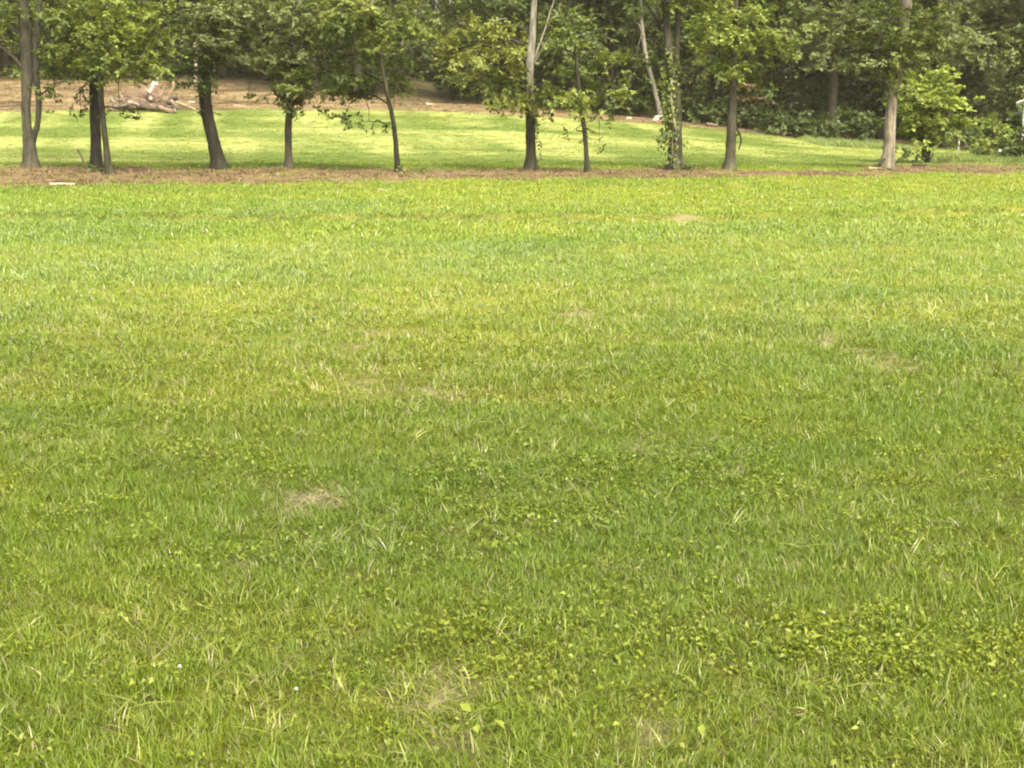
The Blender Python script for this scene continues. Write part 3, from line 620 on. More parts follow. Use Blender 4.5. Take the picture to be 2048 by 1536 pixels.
# dark understorey shrubs at the foot of the wood
for i, (px, Y, wpx, hpx, pal, lab) in enumerate([
    (60, 86, 60, 22, 'mid', 'low forest-edge bush behind the forked left-edge tree'), (180, 86, 50, 20, 'deep', 'low bush on the bank left of the brush pile'), (290, 86, 55, 24, 'mid', 'low bush behind the brush pile'), (620, 80, 60, 28, 'deep', 'low dark bush behind the wedge-shaped foliage'),
    (700, 78, 50, 26, 'mid', 'low bush at the foot of the pale forest edge trunk'), (905, 78, 26, 40, 'deep', 'narrow dark bush at the right side of the shadowy forest gap'), (1010, 76, 60, 30, 'mid', 'low bush below the yellow-green leaf mass'), (1130, 75, 60, 34, 'deep', 'low dark bush behind the small spreading tree'), (1240, 74, 60, 34, 'deep', 'low dark bush left of the slanting pale trunk'),
    (1400, 73, 50, 40, 'deep', 'dark bush right of the vine-wrapped trunk at the wood edge'), (1480, 73, 60, 40, 'deep', 'dark bush behind the brown-twigged tree'), (1580, 71, 70, 34, 'deep', 'dark bush in the hollow left of the grassy verge'), (1690, 70, 70, 40, 'deep', 'dark bush in the hollow behind tall verge grass'), (1960, 66, 60, 40, 'deep', 'dark bush behind the fence posts')]):
    b = W(px, 250, Y); gzv = float(height(b[0], Y)); py = 205 - (gzv - CAM_H) * F / Y
    shrub('bush', lab, 'bush', Y, (px, py), [(px + dx * wpx, py - hpx * hh, wpx * .5, hpx * .6, pal, 1.0) for dx, hh in ((-.5, .6), (.4, .5), (0, 1.1), (.75, .9))], .18, seed=40 + i, group='bushes along the foot of the wood')
# the mass of the wood behind
rg = np.random.default_rng(99); cl = []
for i in range(230):
    t = rg.random(); x = -62 + 124 * rg.random(); Yv = 98 + 20 * rg.random(); z = float(height(x, Yv)) + 18 * t
    r = 2.2 + 1.8 * rg.random(); cl.append((np.array((x, Yv, z)), (r, r, r * .75), 'deep', 1.0))
V, T, K, tw = foliage(cl, .42, rg, 2.4)
kind(mesh_np('far_wood', V, [T], M_LEAF, None, K), 'stuff', 'dark mass of leaves of the wood far behind the edge trees')
EDX = np.array([-80, -16, -12, -8.2, -7.6, -2.6, -1.8, 4, 9, 14, 22, 80.]); EDY = np.array([88, 88, 86, 79, 90, 90, 79, 78, 76, 74.5, 74, 74.])
cl = []
for i in range(310):
    x = -42 + 84 * rg.random(); Yv = float(np.interp(x, EDX, EDY)) + 7 * rg.random() ** 1.3; t = rg.random()
    r = .9 + .8 * rg.random(); cl.append((np.array((x, Yv, float(height(x, Yv)) + .3 + 5.0 * t * t)), (r, r, r * .7), rg.choice(['deep', 'deep', 'mid']), .9))
for i in range(40):
    x = 11 + 9 * rg.random(); Yv = 82 + 8 * rg.random(); r = 1.1 + .8 * rg.random()
    cl.append((np.array((x, Yv, float(height(x, Yv)) + 6 * rg.random())), (r, r, r * .7), 'deep', .9))
V, T, K, tw = foliage(cl, .24, rg, 2.6)
kind(mesh_np('undergrowth', V, [T], M_LEAF, None, K), 'stuff', 'dark tangled undergrowth along the foot of the wood')
# dead snag with white patches
sn = thing('dead_snag', 'broken whitish dead trunk standing in the wood above the brush pile', 'dead tree', W(391, 175, 84))
P = np.array([W(a, b, 84) for a, b in ((390, 190), (391, 150), (391, 110), (390, 85), (392, 60))]); off = np.array(sn.location)
P, rad = smooth_path(P, np.array([7, 6.5, 6, 5.5, 3]) / PXM(84) / 2, 5, .03, 3); V, q, t = tube(P - off, rad, 8, .2, 4)
nz = vnoise(V[:, 2], V[:, 0], .5, 3)[:, None]; c = np.array((.30, .26, .2)) * (1 - sstep(.5, .65, nz)) + np.array((.65, .62, .56)) * sstep(.5, .65, nz)
mesh_np('trunk', V, [q, t], M_WOOD, sn, c, smooth=True)

# ------------------------------------------------------------------ brush pile: each log and branch a thing
def log(name, label, pts, wpx, Y, c=(.25, .2, .15), w1=None, group='logs and limbs of the brush pile', end=(.45, .36, .24), dys=None):
    P = np.array([W(a, b, Y) for a, b in pts]); n = len(P); off = P[0].copy()
    if dys is not None: P[:, 1] += np.array(dys)
    gz_ = height(P[:, 0], P[:, 1])
    Pp, rad = smooth_path(P, 1.2 * np.linspace(wpx, w1 or wpx * .75, n) / PXM(Y) / 2, 5, .03, len(label))
    V, q, t = tube(Pp - off, rad, 8, .2, len(label), True, .06)
    c = np.array(c) * .44; col = np.tile(c, (len(V), 1)) * (.6 + .8 * vnoise(V[:, 0] * 3, V[:, 2] * 3 + V[:, 1], .4, len(label)))[:, None]; col[-2:] = end
    o = mesh_np(name, V, [q, t], M_WOOD, None, col, smooth=True); o.location = off
    return tag(o, label, 'log' if name == 'log' else 'branch', group)
YB = 68.6
log('log', 'long dark log lying along the bottom of the brush pile', [(268, 204), (295, 214), (340, 218), (352, 214)], 13, YB, (.16, .13, .10), 12)
log('log', 'pale sawn log at the right bottom of the brush pile', [(318, 214), (338, 222), (352, 221)], 9, YB - .6, (.28, .21, .15), 9)
log('log', 'reddish-brown log on top of the long dark log', [(258, 203), (285, 210), (312, 212), (330, 213)], 9, YB + .6, (.22, .16, .12), 8)
log('log', 'brown log lying at the left foot of the brush pile', [(225, 213), (250, 212), (272, 217)], 9, YB, (.20, .16, .13), 7)
log('log', 'pale log with cut end tilted in the left of the pile', [(256, 205), (266, 206), (278, 212)], 7, YB - .5, (.36, .29, .21), 6)
log('branch', 'whitish forked stump limb standing up from the pile', [(302, 200), (298, 188), (293, 178), (295, 172)], 7, YB + .3, (.62, .55, .45), 4)
log('branch', 'bright white upright splintered limb in the pile middle', [(298, 186), (304, 176), (306, 168), (308, 164)], 7, YB + .2, (.72, .66, .56), 4)
log('branch', 'bleached splinter sticking up highest from the pile', [(312, 170), (314, 160), (317, 155)], 6, YB + .5, (.75, .70, .60), 4)
log('branch', 'tan upright branch at the right of the pile', [(334, 200), (340, 188), (346, 174), (348, 162)], 5, YB, (.42, .32, .2), 4)
log('branch', 'dark root knot on the right side of the pile', [(338, 205), (342, 198), (350, 194), (352, 200)], 10, YB, (.14, .11, .09), 7)
log('branch', 'pale branch leaning out of the right end of the pile', [(342, 200), (350, 212), (360, 219)], 6, YB - .4, (.40, .32, .23), 4)
log('branch', 'long pale pole trailing right from the pile', [(352, 204), (372, 212), (392, 220)], 5, YB - .6, (.42, .34, .25), 3)
log('branch', 'thin arching stick over the right end of the pile', [(352, 198), (368, 186), (382, 183), (398, 188)], 2.5, YB, (.40, .32, .2), 2)
log('branch', 'thin reddish twig crossing the pile top', [(318, 194), (332, 186), (342, 178)], 2.5, YB, (.32, .2, .13), 2)
log('branch', 'pale leaning limb at the left of the pile', [(250, 205), (243, 195), (238, 185)], 6, YB, (.38, .31, .23), 4)
log('branch', 'grey forked limb behind the thin leaning tree', [(252, 208), (244, 200), (236, 200), (228, 196)], 5, YB + .4, (.40, .36, .3), 3)
log('branch', 'whitish stub at the far left of the pile', [(228, 205), (223, 198), (221, 194)], 6, YB, (.55, .50, .42), 5)
log('branch', 'thin stick poking up from the pile middle', [(312, 205), (320, 190), (330, 170)], 2.5, YB + .6, (.4, .33, .22), 2)
log('branch', 'pale slab lying on the bank right of the pile', [(378, 204), (384, 205), (390, 204)], 4, YB + .5, (.55, .46, .34), 3)
rg = np.random.default_rng(8)
for i in range(12):
    a = (232 + 140 * rg.random(), 196 + 20 * rg.random()); dx = (12 + 26 * rg.random()) * rg.choice([-1, 1]); dz = -14 + 18 * rg.random()
    g = .6 + .9 * rg.random()
    log('branch', 'small brown stick tangled in the brush pile', [a, (a[0] + dx * .5, a[1] + dz * .5 - 2), (a[0] + dx, a[1] + dz)], 2.2 + 2.5 * rg.random(), YB + rg.normal() * .5, (.30 * g, .23 * g, .16 * g), 1.6)
# root ball of the pile
rg = np.random.default_rng(5); root_c = W(292, 200, YB + 1.2)
u, v = np.meshgrid(np.linspace(0, 2 * np.pi, 20, endpoint=False), np.linspace(0, np.pi, 11)); u, v = u.ravel(), v.ravel()
rr = 1 + .35 * (vnoise(u * 2, v * 2, .5, 3) - .5) + .2 * rg.normal(size=len(u)) * .4
V = np.stack([np.cos(u) * np.sin(v) * 1.1 * rr, np.sin(u) * np.sin(v) * .6 * rr, np.cos(v) * .62 * rr], 1)
i = np.arange(10)[:, None] * 20; j = np.arange(20)[None]; k = (j + 1) % 20
o = mesh_np('root_ball', V, [np.stack([i + j, i + k, i + 20 + k, i + 20 + j], -1).reshape(-1, 4)], M_WOOD, None, np.tile(np.array((.12, .085, .055)), (len(V), 1)), smooth=True); o.location = root_c
tag(o, 'brown earthy root ball behind the logs of the brush pile', 'root ball', 'logs and limbs of the brush pile')

# loose wood on the ground and other small things
def ground_stick(name, label, cat, px0, py0, px1, py1, wpx, c, Y=None, mid=0, lift=0.):
    Y0 = Y or CAM_H / math.tan(PITCH + math.atan((py0 - 768) / F)); a, b = W(px0, py0, Y0), W(px1, py1, Y0)
    for p in (a, b): p[2] = float(height(p[0], p[1])) + lift + wpx / PXM(Y0) * .4 + (.06 if Y0 < 36 else .03)
    m_ = (a + b) / 2 + np.array((0, .05, mid)); P, rad = smooth_path([a, m_, b], np.array([wpx, wpx * .8, wpx * .5]) / PXM(Y0) / 2, 5, .01, 3)
    V, q, t = tube(P - a, rad, 7, .15, 3); o = mesh_np(name, V, [q, t], M_WOOD, None, np.tile(np.array(c) * .6, (len(V), 1)), smooth=True); o.location = a
    return tag(o, label, cat)
ground_stick('fallen_branch', 'bare pale fallen branch lying on the grass edge at left', 'branch', 100, 376, 150, 379, 5, (.62, .54, .38))
ground_stick('stick', 'thin pale stick near the very thin tree, on the grass edge', 'stick', 755, 385, 782, 387, 2.5, (.45, .38, .25))
ground_stick('log', 'short cut log with pale end at the foot of the leaning tan tree', 'log', 1736, 349, 1750, 347, 8, (.42, .3, .17), 40.2)
ground_stick('log', 'second short log touching the roots of the leaning tan tree', 'log', 1746, 351, 1764, 346, 6, (.3, .22, .14), 40.6)
ground_stick('log', 'short grey log on the bank right of the vine-wrapped trunk', 'log', 1413, 243, 1436, 244, 8, (.2, .16, .12), 71.5)
ground_stick('stick', 'pale cut branch on the earth bank before the shadowy forest gap', 'stick', 852, 214, 868, 215, 5, (.55, .45, .32), 72.5)
ground_stick('stick', 'dark fallen stick on the slope right of the leaning tan tree', 'stick', 1825, 336, 1855, 331, 5, (.07, .05, .035), 43.5)
ground_stick('stick', 'thin brown stick lying on the strip left of the pale-barked tree', 'stick', 930, 360, 970, 357, 3, (.13, .085, .05), 37.0)
ground_stick('stick', 'pale stick lying on the earth bank right of the curved trunk', 'stick', 468, 216, 490, 214, 3, (.5, .4, .28), 71)
# leaning stake
P = np.array([W(172, 336, 41), W(165, 318, 41), W(155, 298, 41)]); P[0, 2] = float(height(P[0, 0], 41)) - .05
P, rad = smooth_path(P, np.array([5, 4, 4]) / PXM(41) / 2, 4); V, q, t = tube(P - P[0], rad, 6); o = mesh_np('stake', V, [q, t], M_WOOD, None, np.tile(np.array((.09, .07, .05)), (len(V), 1)), smooth=True); o.location = P[0]
tag(o, 'thin leaning broken stake left of the dark straight trunk', 'stake')
P = np.array([W(680, 362, 37), W(676, 352, 37)]); P[0, 2] = float(height(P[0, 0], 37)) - .05
V, q, t = tube(P - P[0], [.03, .02], 6); o = mesh_np('stub', V, [q, t], M_WOOD, None, np.tile(np.array((.08, .06, .04)), (len(V), 1))); o.location = P[0]
tag(o, 'short dark stub poking from the earth strip right of the grey slim trunk', 'stub')
# pale rocks
def rock(label, px, py, Y, rx, rz, c, seed):
    rg = np.random.default_rng(seed); u, v = np.meshgrid(np.linspace(0, 2 * np.pi, 12, endpoint=False), np.linspace(0, np.pi, 8)); u, v = u.ravel(), v.ravel()
    rr = 1 + .25 * rg.normal(size=len(u)) * .5; V = np.stack([np.cos(u) * np.sin(v) * rx * rr, np.sin(u) * np.sin(v) * rx * .8 * rr, np.cos(v) * rz * rr], 1)
    i = np.arange(7)[:, None] * 12; j = np.arange(12)[None]; k = (j + 1) % 12
    p = W(px, py, Y); p[2] = float(height(p[0], Y)) + rz * .5
    o = mesh_np('rock', V, [np.stack([i + j, i + k, i + 12 + k, i + 12 + j], -1).reshape(-1, 4)], M_WOOD, None, np.tile(np.array(c), (len(V), 1)), smooth=False); o.location = p
    tag(o, label, 'rock')
rock('pale rock at the foot of the slanting pale-trunked forest tree', 1318, 231, 72.5, .22, .16, (.5, .42, .32), 1)
rock('smaller pale rock left of the slanting forest trunk', 1310, 237, 72, .14, .08, (.45, .36, .26), 2)
rock('tiny pale stone lying on the earth bank left of the slanting trunk', 1258, 237, 71.5, .14, .07, (.45, .35, .25), 3)

# fence posts and marker
def post(name, label, cat, px, py_top, py_bot, Y, wpx, c):
    b = W(px, py_bot, Y); b[2] = float(height(b[0], Y)) - .1; tp = W(px, py_top, Y); h = tp[2] - b[2]; r = wpx / PXM(Y) / 2
    V, q, t = tube(np.array([(0, 0, 0), (0, 0, h * .5), (0.01, 0, h * .98), (0.01, 0, h)]), [r, r, r * .95, r * .7], 6, .08, 2)
    o = mesh_np(name, V, [q, t], M_WOOD, None, np.tile(np.array(c), (len(V), 1))); o.location = b; return tag(o, label, cat)
post('fence_post', 'weathered grey fence post right of the lime-green sapling', 'post', 1916, 273, 312, 52, 4, (.3, .3, .2))
post('fence_post', 'dark wooden fence post under the yellow-green shrub', 'post', 1955, 300, 326, 51.5, 6, (.05, .045, .035))
mk = thing('marker_post', 'small pale grey marker post with white foot near the house', 'marker', W(1999, 322, 50.2)); off = np.array(mk.location); off[2] = float(height(off[0], off[1])); mk.location = off
def box(name, x0, x1, y0, y1, z0, z1, mat, parent, c=(1, 1, 1)):
    V = np.array([(x, y, z) for z in (z0, z1) for y in (y0, y1) for x in (x0, x1)], float)
    return mesh_np(name, V, [np.array([(0, 2, 3, 1), (4, 5, 7, 6), (0, 1, 5, 4), (2, 6, 7, 3), (0, 4, 6, 2), (1, 3, 7, 5)])], mat, parent, np.tile(np.array(c, float), (8, 1)))
M_WHITE = plain_mat('white_paint', (.78, .77, .72), .6, .06); M_GREYP = plain_mat('grey_metal', (.42, .46, .44), .5, .1); M_ROOF = plain_mat('roof_metal', (.55, .53, .50), .5, .1, 3); M_GLASS = plain_mat('dark_glass', (.05, .06, .05), .15, .2)
box('post', -.04, .04, -.04, .04, .10, .42, M_GREYP, mk); box('foot', -.07, .05, -.05, .05, 0, .10, M_WHITE, mk)
# white house at the right edge
hx, hy = W(2046, 240, 60)[0], 60.0; hz = float(height(hx + 3, hy)) - .2
hs = thing('house', 'white house corner with pale roof eave at the right edge', 'house', (hx, hy, hz)); hs.rotation_euler = (0, 0, math.radians(-21))
zt = 1.82 - hz
for bi in range(12): box('siding_board', 0, 6, .0 if bi % 2 == 0 else .004, 7, zt / 12 * bi, zt / 12 * (bi + 1) - .012, M_WHITE, hs)
box('wall_core', .03, 5.97, .03, 6.97, 0, zt - .02, M_WHITE, hs)
wv = box('window', .35, 1.25, -.05, -.001, zt - 1.3, zt - .35, M_WHITE, hs); box('pane', .42, 1.18, -.06, -.045, zt - 1.23, zt - .42, M_GLASS, wv)
sw = box('window', -.05, -.001, .3, 1.3, zt - .75, zt - .05, M_GREYP, hs); box('pane', -.06, -.045, .36, 1.24, zt - .70, zt - .10, M_GLASS, sw)
V = np.array([(-.28, -.3, zt - .02), (3, -.3, zt + 1.25), (6.28, -.3, zt - .02), (-.28, 7.3, zt - .02), (3, 7.3, zt + 1.25), (6.28, 7.3, zt - .02)]); V2 = V + (0, 0, .12)
mesh_np('roof', np.vstack([V, V2]), [np.array([(6, 7, 10, 9), (7, 8, 11, 10), (0, 3, 4, 1), (1, 4, 5, 2), (0, 1, 7, 6), (1, 2, 8, 7), (3, 9, 10, 4), (4, 10, 11, 5), (0, 6, 9, 3), (2, 5, 11, 8)])], M_ROOF, hs)
mesh_np('gable', np.array([(.05, 0.02, zt - .02), (5.95, 0.02, zt - .02), (3, 0.02, zt + 1.12)]), [np.array([(0, 1, 2)])], M_WHITE, hs)

# ------------------------------------------------------------------ grass (geometry-node scatter of small tufts)
def proto(name, V, T, K, mat):
    return mesh_np(name, V, [T], mat, None, K, link=False)

def blades(n, radius, h, wd, lean, rg, lo, hi, dry=.06, seg=3):
    """n curved blades growing from a disc"""
    a = rg.random(n) * 6.283; r = radius * np.sqrt(rg.random(n)); bx, by = np.cos(a) * r, np.sin(a) * r
    az = rg.random(n) * 6.283; hh = h * (.45 + .75 * rg.random(n)); ln = lean * (.3 + 1.2 * rg.random(n)); ww = wd * (.6 + .8 * rg.random(n))
    d = np.stack([np.cos(az), np.sin(az), 0 * az], 1); s = np.stack([-np.sin(az + .6 * rg.normal(size=n)), np.cos(az), 0 * az], 1); s /= np.linalg.norm(s, axis=1)[:, None]
    B = np.stack([bx, by, 0 * bx - .012], 1); V = []
    for k in range(seg + 1):
        t = k / seg
        up = hh * (t - .28 * np.clip(ln, 0, 1.4) * t * t)
        c = B + d * (hh * ln * t * t)[:, None] + np.array((0, 0, 1.)) * up[:, None]
        wk = ww * (1 - t) ** .6 if k < seg else 0 * ww
        if k < seg: V += [c - s * wk[:, None] * .5, c + s * wk[:, None] * .5]
        else: V += [c]
    nv = 2 * seg + 1; V = np.stack(V, 1).reshape(-1, 3); b = np.arange(n)[:, None] * nv; T = []
    for k in range(seg - 1):
        i = 2 * k; T += [b + [i, i + 1, i + 3], b + [i, i + 3, i + 2]]
    i = 2 * (seg - 1); T += [b + [i, i + 1, i + 2]]
    v = rg.random((n, 1)); K = np.array(lo) + (np.array(hi) - np.array(lo)) * v
    dr = rg.random(n) < dry; K[dr] = np.array((.28, .27, .15)) * (.7 + .6 * rg.random((dr.sum(), 1)))
    return V, np.concatenate(T), np.repeat(K, nv, 0)

def weed(nl, radius, size, rg, lo, hi, z=.05):
    a = rg.random(nl) * 6.283; r = radius * np.sqrt(rg.random(nl))
    C = np.stack([np.cos(a) * r, np.sin(a) * r, z * (.3 + rg.random(nl))], 1)
    A = np.stack([np.cos(a), np.sin(a), .35 * rg.normal(size=nl)], 1) + rg.normal(size=(nl, 3)) * .5
    Nn = np.array((0, 0, 1.)) + rg.normal(size=(nl, 3)) * .45; L = size * (.6 + .8 * rg.random(nl))
    K = np.array(lo) + (np.array(hi) - np.array(lo)) * rg.random((nl, 1))
    return leaf_mesh(C, A, Nn, L, L * .62, K, .3, .2)

def scatter(name, label, protos, pos, rot, scl, tint):
    me = bpy.data.meshes.new(name); n = len(pos); me.vertices.add(n); me.vertices.foreach_set('co', np.asarray(pos, np.float32).ravel())
    def at(nm, ty, key, arr):
        a = me.attributes.new(nm, ty, 'POINT'); a.data.foreach_set(key, np.asarray(arr).ravel())
    at('idx', 'INT', 'value', R.integers(0, len(protos), n).astype(np.int32)); at('rot', 'FLOAT_VECTOR', 'vector', rot.astype(np.float32)); at('scl', 'FLOAT_VECTOR', 'vector', scl.astype(np.float32)); at('tint', 'FLOAT_VECTOR', 'vector', tint.astype(np.float32))
    o = bpy.data.objects.new(name, me); COL.objects.link(o); kind(o, 'stuff', label)
    ng = bpy.data.node_groups.new(name + '_scatter', 'GeometryNodeTree')
    ng.interface.new_socket('Geometry', in_out='INPUT', socket_type='NodeSocketGeometry'); ng.interface.new_socket('Geometry', in_out='OUTPUT', socket_type='NodeSocketGeometry')
    nn = ng.nodes; gi = nn.new('NodeGroupInput'); go = nn.new('NodeGroupOutput'); ip = nn.new('GeometryNodeInstanceOnPoints'); jn = nn.new('GeometryNodeJoinGeometry'); L = ng.links.new
    for p in protos:
        oi = nn.new('GeometryNodeObjectInfo'); oi.inputs[0].default_value = p; g2 = nn.new('GeometryNodeGeometryToInstance'); L(oi.outputs['Geometry'], g2.inputs[0]); L(g2.outputs[0], jn.inputs[0])
    def na(nm, ty):
        x = nn.new('GeometryNodeInputNamedAttribute'); x.data_type = ty; x.inputs[0].default_value = nm; return x.outputs[0]
    L(gi.outputs[0], ip.inputs['Points']); L(jn.outputs[0], ip.inputs['Instance']); ip.inputs['Pick Instance'].default_value = True
    L(na('idx', 'INT'), ip.inputs['Instance Index']); L(na('rot', 'FLOAT_VECTOR'), ip.inputs['Rotation']); L(na('scl', 'FLOAT_VECTOR'), ip.inputs['Scale'])
    L(ip.outputs[0], go.inputs[0]); md = o.modifiers.new('scatter', 'NODES'); md.node_group = ng
    return o

def points(y0, y1, per_m2, marg=1.2, k=.375):
    """random ground points in the visible wedge and a margin beside it"""
    area_w = lambda y: 2 * (k * y + marg)
    n = int(per_m2 * (y1 - y0) * (area_w(y0) + area_w(y1)) / 2)
    u = R.random(n * 2); yy = y0 + (y1 - y0) * R.random(n * 2); keep = u < area_w(yy) / area_w(y1); yy = yy[keep][:n]
    xx = (R.random(len(yy)) - .5) * area_w(yy); return xx, yy

def place(xx, yy, s0, s1, tilt=.12, zs=(.8, 1.25)):
    n = len(xx); pos = np.stack([xx, yy, height(xx, yy)], 1)
    rot = np.stack([R.normal(size=n) * tilt, R.normal(size=n) * tilt, R.random(n) * 6.283], 1)
    s = s0 + (s1 - s0) * R.random(n); scl = np.stack([s, s, s * (zs[0] + (zs[1] - zs[0]) * R.random(n))], 1)
    return pos, rot, scl

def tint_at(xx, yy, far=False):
    l = lush_and_light(xx, yy)[:, None]; j = (.85 + .3 * R.random((len(xx), 1)))
    d = sstep(7, 19, yy)[:, None]          # light gradient painted into the tint: darker near, brighter and paler far
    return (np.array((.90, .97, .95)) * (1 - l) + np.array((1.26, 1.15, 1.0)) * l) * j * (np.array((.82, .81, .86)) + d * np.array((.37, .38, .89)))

G_LO, G_HI = (.082, .132, .010), (.165, .235, .022)
pr = np.random.default_rng(3)
near_p = [proto('tuft_a%d' % i, *blades(50, .085, .052, .0040, 1.0, pr, G_LO, G_HI, .05), M_GRASS) for i in range(7)]
tall_p = [proto('tuft_b%d' % i, *blades(34, .07, .076, .0040, .6, pr, (.085, .145, .010), (.16, .235, .018), .03), M_GRASS) for i in range(4)]
crab_p = [proto('tuft_c%d' % i, *blades(14, .06, .085, .0068, 1.3, pr, (.10, .145, .018), (.20, .25, .045), .06, 4), M_GRASS) for i in range(4)]
weed_p = [proto('weed_%d' % i, *weed(40, .10, .019, pr, (.10, .145, .012), (.20, .25, .024), .04), M_GRASS) for i in range(4)]
straw_p = [proto('straw_%d' % i, *blades(22, .09, .05, .0040, 2.6, pr, (.26, .21, .12), (.46, .39, .24), 0), M_STRAW) for i in range(4)]
mid_p = [proto('tuft_m%d' % i, *blades(48, .14, .062, .0065, .85, pr, G_LO, G_HI, .05, 2), M_GRASS) for i in range(6)]
midw_p = [proto('tuft_w%d' % i, *blades(24, .12, .085, .010, 1.1, pr, (.10, .15, .022), (.20, .26, .055), .03, 3), M_GRASS) for i in range(4)]
far_p = [proto('tuft_f%d' % i, *blades(44, .24, .06, .013, .85, pr, G_LO, G_HI, .03, 2), M_GRASS) for i in range(5)]

def keep_green(xx, yy, f=1.0):
    s = soil(xx, yy); k = R.random(len(xx)) > s * f; return xx[k], yy[k]

# near lawn
xx, yy = keep_green(*points(3.0, 9.5, 300), .72); h_ = .30 + 1.4 * fbm(xx, yy, .8, 91)
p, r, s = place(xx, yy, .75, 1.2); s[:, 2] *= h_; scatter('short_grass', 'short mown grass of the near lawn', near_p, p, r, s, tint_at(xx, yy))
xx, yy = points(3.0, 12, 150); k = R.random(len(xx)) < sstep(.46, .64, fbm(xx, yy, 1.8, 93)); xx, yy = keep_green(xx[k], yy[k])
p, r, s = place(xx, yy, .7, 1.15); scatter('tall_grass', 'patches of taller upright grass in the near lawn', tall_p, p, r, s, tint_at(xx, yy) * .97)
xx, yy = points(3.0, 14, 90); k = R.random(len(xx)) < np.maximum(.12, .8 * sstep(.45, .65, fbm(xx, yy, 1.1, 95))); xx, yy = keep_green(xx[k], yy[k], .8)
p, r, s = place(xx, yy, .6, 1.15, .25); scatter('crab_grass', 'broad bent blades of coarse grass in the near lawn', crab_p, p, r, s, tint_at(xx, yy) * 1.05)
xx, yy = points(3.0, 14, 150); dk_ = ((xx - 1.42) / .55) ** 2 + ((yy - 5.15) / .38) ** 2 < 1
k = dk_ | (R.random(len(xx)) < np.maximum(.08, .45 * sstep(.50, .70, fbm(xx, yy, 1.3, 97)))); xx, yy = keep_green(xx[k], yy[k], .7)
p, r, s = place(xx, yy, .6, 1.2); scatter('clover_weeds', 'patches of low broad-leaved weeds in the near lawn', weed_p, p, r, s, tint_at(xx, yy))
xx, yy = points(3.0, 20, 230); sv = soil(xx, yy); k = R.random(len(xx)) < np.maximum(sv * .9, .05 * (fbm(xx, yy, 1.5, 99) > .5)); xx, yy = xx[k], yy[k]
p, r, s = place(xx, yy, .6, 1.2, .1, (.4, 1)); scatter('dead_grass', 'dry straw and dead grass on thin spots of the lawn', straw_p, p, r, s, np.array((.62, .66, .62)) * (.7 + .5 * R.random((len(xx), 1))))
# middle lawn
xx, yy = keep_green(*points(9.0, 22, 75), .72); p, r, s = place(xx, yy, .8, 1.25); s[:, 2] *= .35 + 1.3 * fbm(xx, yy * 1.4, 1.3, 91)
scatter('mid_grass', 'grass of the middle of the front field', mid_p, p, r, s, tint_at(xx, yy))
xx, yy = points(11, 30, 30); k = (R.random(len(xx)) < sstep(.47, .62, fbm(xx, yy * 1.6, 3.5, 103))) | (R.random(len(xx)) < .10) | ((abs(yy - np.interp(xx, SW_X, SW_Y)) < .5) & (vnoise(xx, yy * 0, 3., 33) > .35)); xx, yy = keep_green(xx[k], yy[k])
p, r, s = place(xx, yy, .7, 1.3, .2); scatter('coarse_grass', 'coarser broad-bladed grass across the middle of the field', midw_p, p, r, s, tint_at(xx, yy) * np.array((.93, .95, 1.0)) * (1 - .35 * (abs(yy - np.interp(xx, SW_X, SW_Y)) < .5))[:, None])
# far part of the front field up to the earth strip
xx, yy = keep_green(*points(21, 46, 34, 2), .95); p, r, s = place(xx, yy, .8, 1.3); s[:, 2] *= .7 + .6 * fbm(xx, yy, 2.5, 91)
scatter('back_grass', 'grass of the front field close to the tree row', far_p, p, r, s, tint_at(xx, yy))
# mown far meadow
xx, yy = keep_green(*points(40, 72, 14, 3), 1.0); p, r, s = place(xx, yy, .8, 1.5); s[:, 2] *= .4
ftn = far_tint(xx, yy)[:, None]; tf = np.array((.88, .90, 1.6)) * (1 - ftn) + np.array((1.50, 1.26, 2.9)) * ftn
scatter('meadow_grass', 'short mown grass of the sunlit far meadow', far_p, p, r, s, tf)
# straw litter on the earth strips
xx, yy = points(32, 46, 26, 3); k = R.random(len(xx)) < soil(xx, yy) * (.3 + .7 * fbm(xx, yy, 2, 107)); xx, yy = xx[k], yy[k]
litter_p = [proto('litter_%d' % i, *blades(24, .22, .09, .014, 2.2, pr, (.10, .072, .038), (.23, .165, .092), 0, 2), M_STRAW) for i in range(4)]
p, r, s = place(xx, yy, .7, 1.4, .1, (.4, 1)); scatter('straw_litter', 'reddish straw and cut litter on the bare strip under the tree row', litter_p, p, r, s, np.full((len(xx), 3), 1.) * (.7 + .5 * R.random((len(xx), 1))))
xx, yy = points(67, 90, 6, 3); k = R.random(len(xx)) < soil(xx, yy); xx, yy = xx[k], yy[k]
p, r, s = place(xx, yy, .9, 1.8, .1, (.4, 1)); scatter('bank_litter', 'dry litter scattered on the bare bank before the wood', litter_p, p, r, s, np.full((len(xx), 3), .85) * (.7 + .5 * R.random((len(xx), 1))))
# tall verge grass on the right
n = 1500; xx = (1600 + 470 * R.random(n) - 1024) / F * 57; yy = np.where(xx > 14.2, 49.5 + 2.4 * R.random(n) - .1 * (xx - 12), 64 + 6 * R.random(n)); xx = np.where(yy > 60, xx * 1.15 + .6, xx); k = (xx > 11); xx, yy = xx[k], yy[k]
verge_p = [proto('verge_%d' % i, *blades(26, .2, .24, .02, .6, pr, (.085, .14, .022), (.17, .22, .05), .1, 3), M_GRASS) for i in range(3)]
p, r, s = place(xx, yy, .7, 1.3); scatter('verge_grass', 'tall uncut grass along the verge and wood edge on the right', verge_p, p, r, s, tint_at(xx, yy))
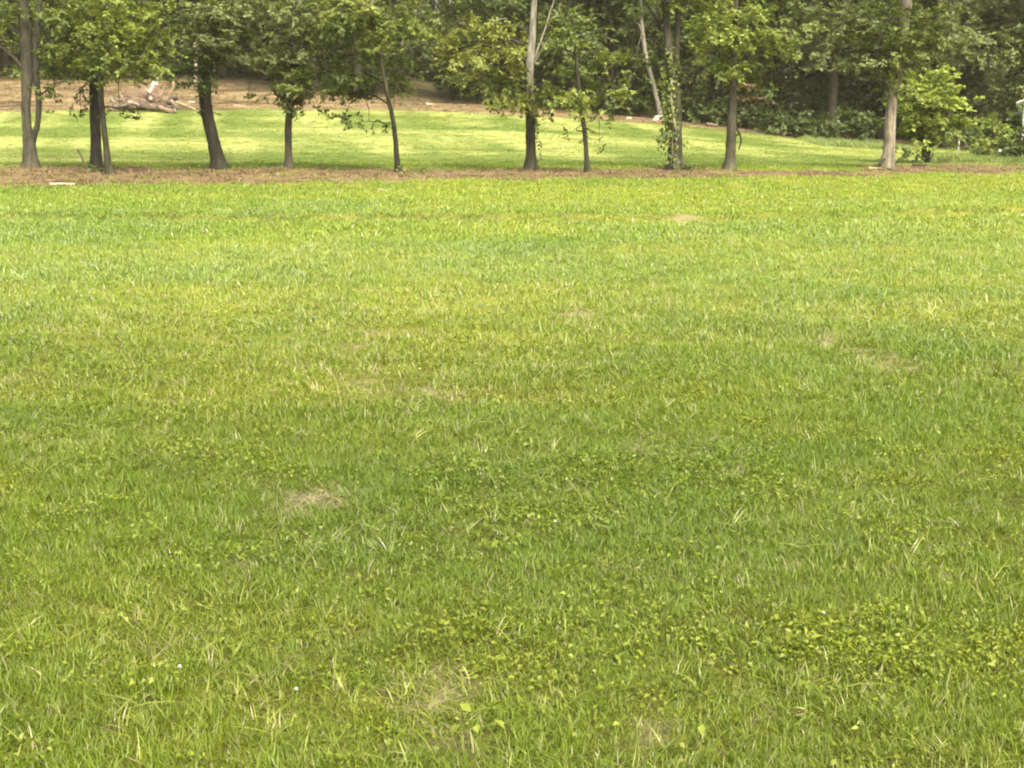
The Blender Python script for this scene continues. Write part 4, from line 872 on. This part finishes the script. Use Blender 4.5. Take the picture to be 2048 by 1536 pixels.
# a few single broad-leaved weeds that stand out
for px, py, sz, nl, lab in ((1622, 1288, .035, 14, 'bright broad-leaved weed in the lower right of the lawn'), (952, 1446, .04, 9, 'yellowish broad-leaved weed in the bottom centre of the lawn'), (1415, 1500, .036, 14, 'pale broad-leaved weed at the bottom edge right of centre'),
                        (1800, 1238, .035, 12, 'flat light-green weed above the dark weedy patch lower right'), (995, 800, .04, 10, 'pale tall weed in the middle of the lawn')):
    Y = CAM_H / math.tan(PITCH + math.atan((py - 768) / F)); x = (px - 1024) / F * Y / math.cos(PITCH)
    dk = 'dark' in lab; V, T, K = weed(nl, .06, sz, pr, (.06, .11, .012) if dk else (.14, .19, .02), (.10, .16, .02) if dk else (.25, .29, .05), .06)
    t = thing('weed_clump', lab, 'weed', (x, Y, float(height(x, Y)))); mesh_np('leaves', V, [T], M_LEAF, t, K)
    V, q, tt = tube(np.array([(0, 0, -.02), (.004, 0, .03), (.006, .003, .06)]), [.003, .0025, .0015], 5); mesh_np('stem', V, [q, tt], M_BARK, t, np.tile(np.array((.08, .12, .03)), (len(V), 1)))
# white clover blossoms
M_CLOV = plain_mat('clover_white', (.5, .52, .40), .6, .1, 60); M_STEMG = plain_mat('clover_stem', (.09, .15, .03), .6, .1)
flower = None
for px, py in ((335, 1342), (575, 1388), (1665, 1235), (1112, 1042), (1778, 776)):
    Y = CAM_H / math.tan(PITCH + math.atan((py - 768) / F)); x = (px - 1024) / F * Y / math.cos(PITCH); z = float(height(x, Y))
    t = thing('clover_blossom', 'tiny white clover blossom standing in the lawn', 'flower', (x, Y, z), 'white clover blossoms in the lawn'); t.scale = (.65, .65, .65)
    if flower is None:
        J = Join(); fr = np.random.default_rng(4)
        for i in range(26):
            d = fr.normal(size=3); d[2] = abs(d[2]) * .9; d /= np.linalg.norm(d); a = np.array((0, 0, .072)); V, q, tt = tube(np.array([a, a + d * .006, a + d * .0105]), [.0014, .0022, .0008], 4); J.add(V, q, tt, (1, 1, 1))
        h1 = J.build('flower_head', M_CLOV, t, False); V, q, tt = tube(np.array([(0, 0, -.01), (.003, 0, .04), (0, 0, .073)]), [.0012] * 3, 5); s1 = mesh_np('stem', V, [q, tt], M_STEMG, t); flower = (h1, s1)
    else:
        for o in flower: c = o.copy(); COL.objects.link(c); c.parent = t

# ------------------------------------------------------------------ thin humid air
m, nt, out = newmat('haze'); pv = N(nt, 'ShaderNodeVolumePrincipled'); pv.inputs['Color'].default_value = (.97, .94, .68, 1); pv.inputs['Density'].default_value = .00026; pv.inputs['Anisotropy'].default_value = 0.0
nt.links.new(pv.outputs[0], out.inputs['Volume'])
kind(box('haze', -420, 420, -60, 520, -6, 60, m, None), 'stuff', 'thin pale humid haze over the field and the wood')
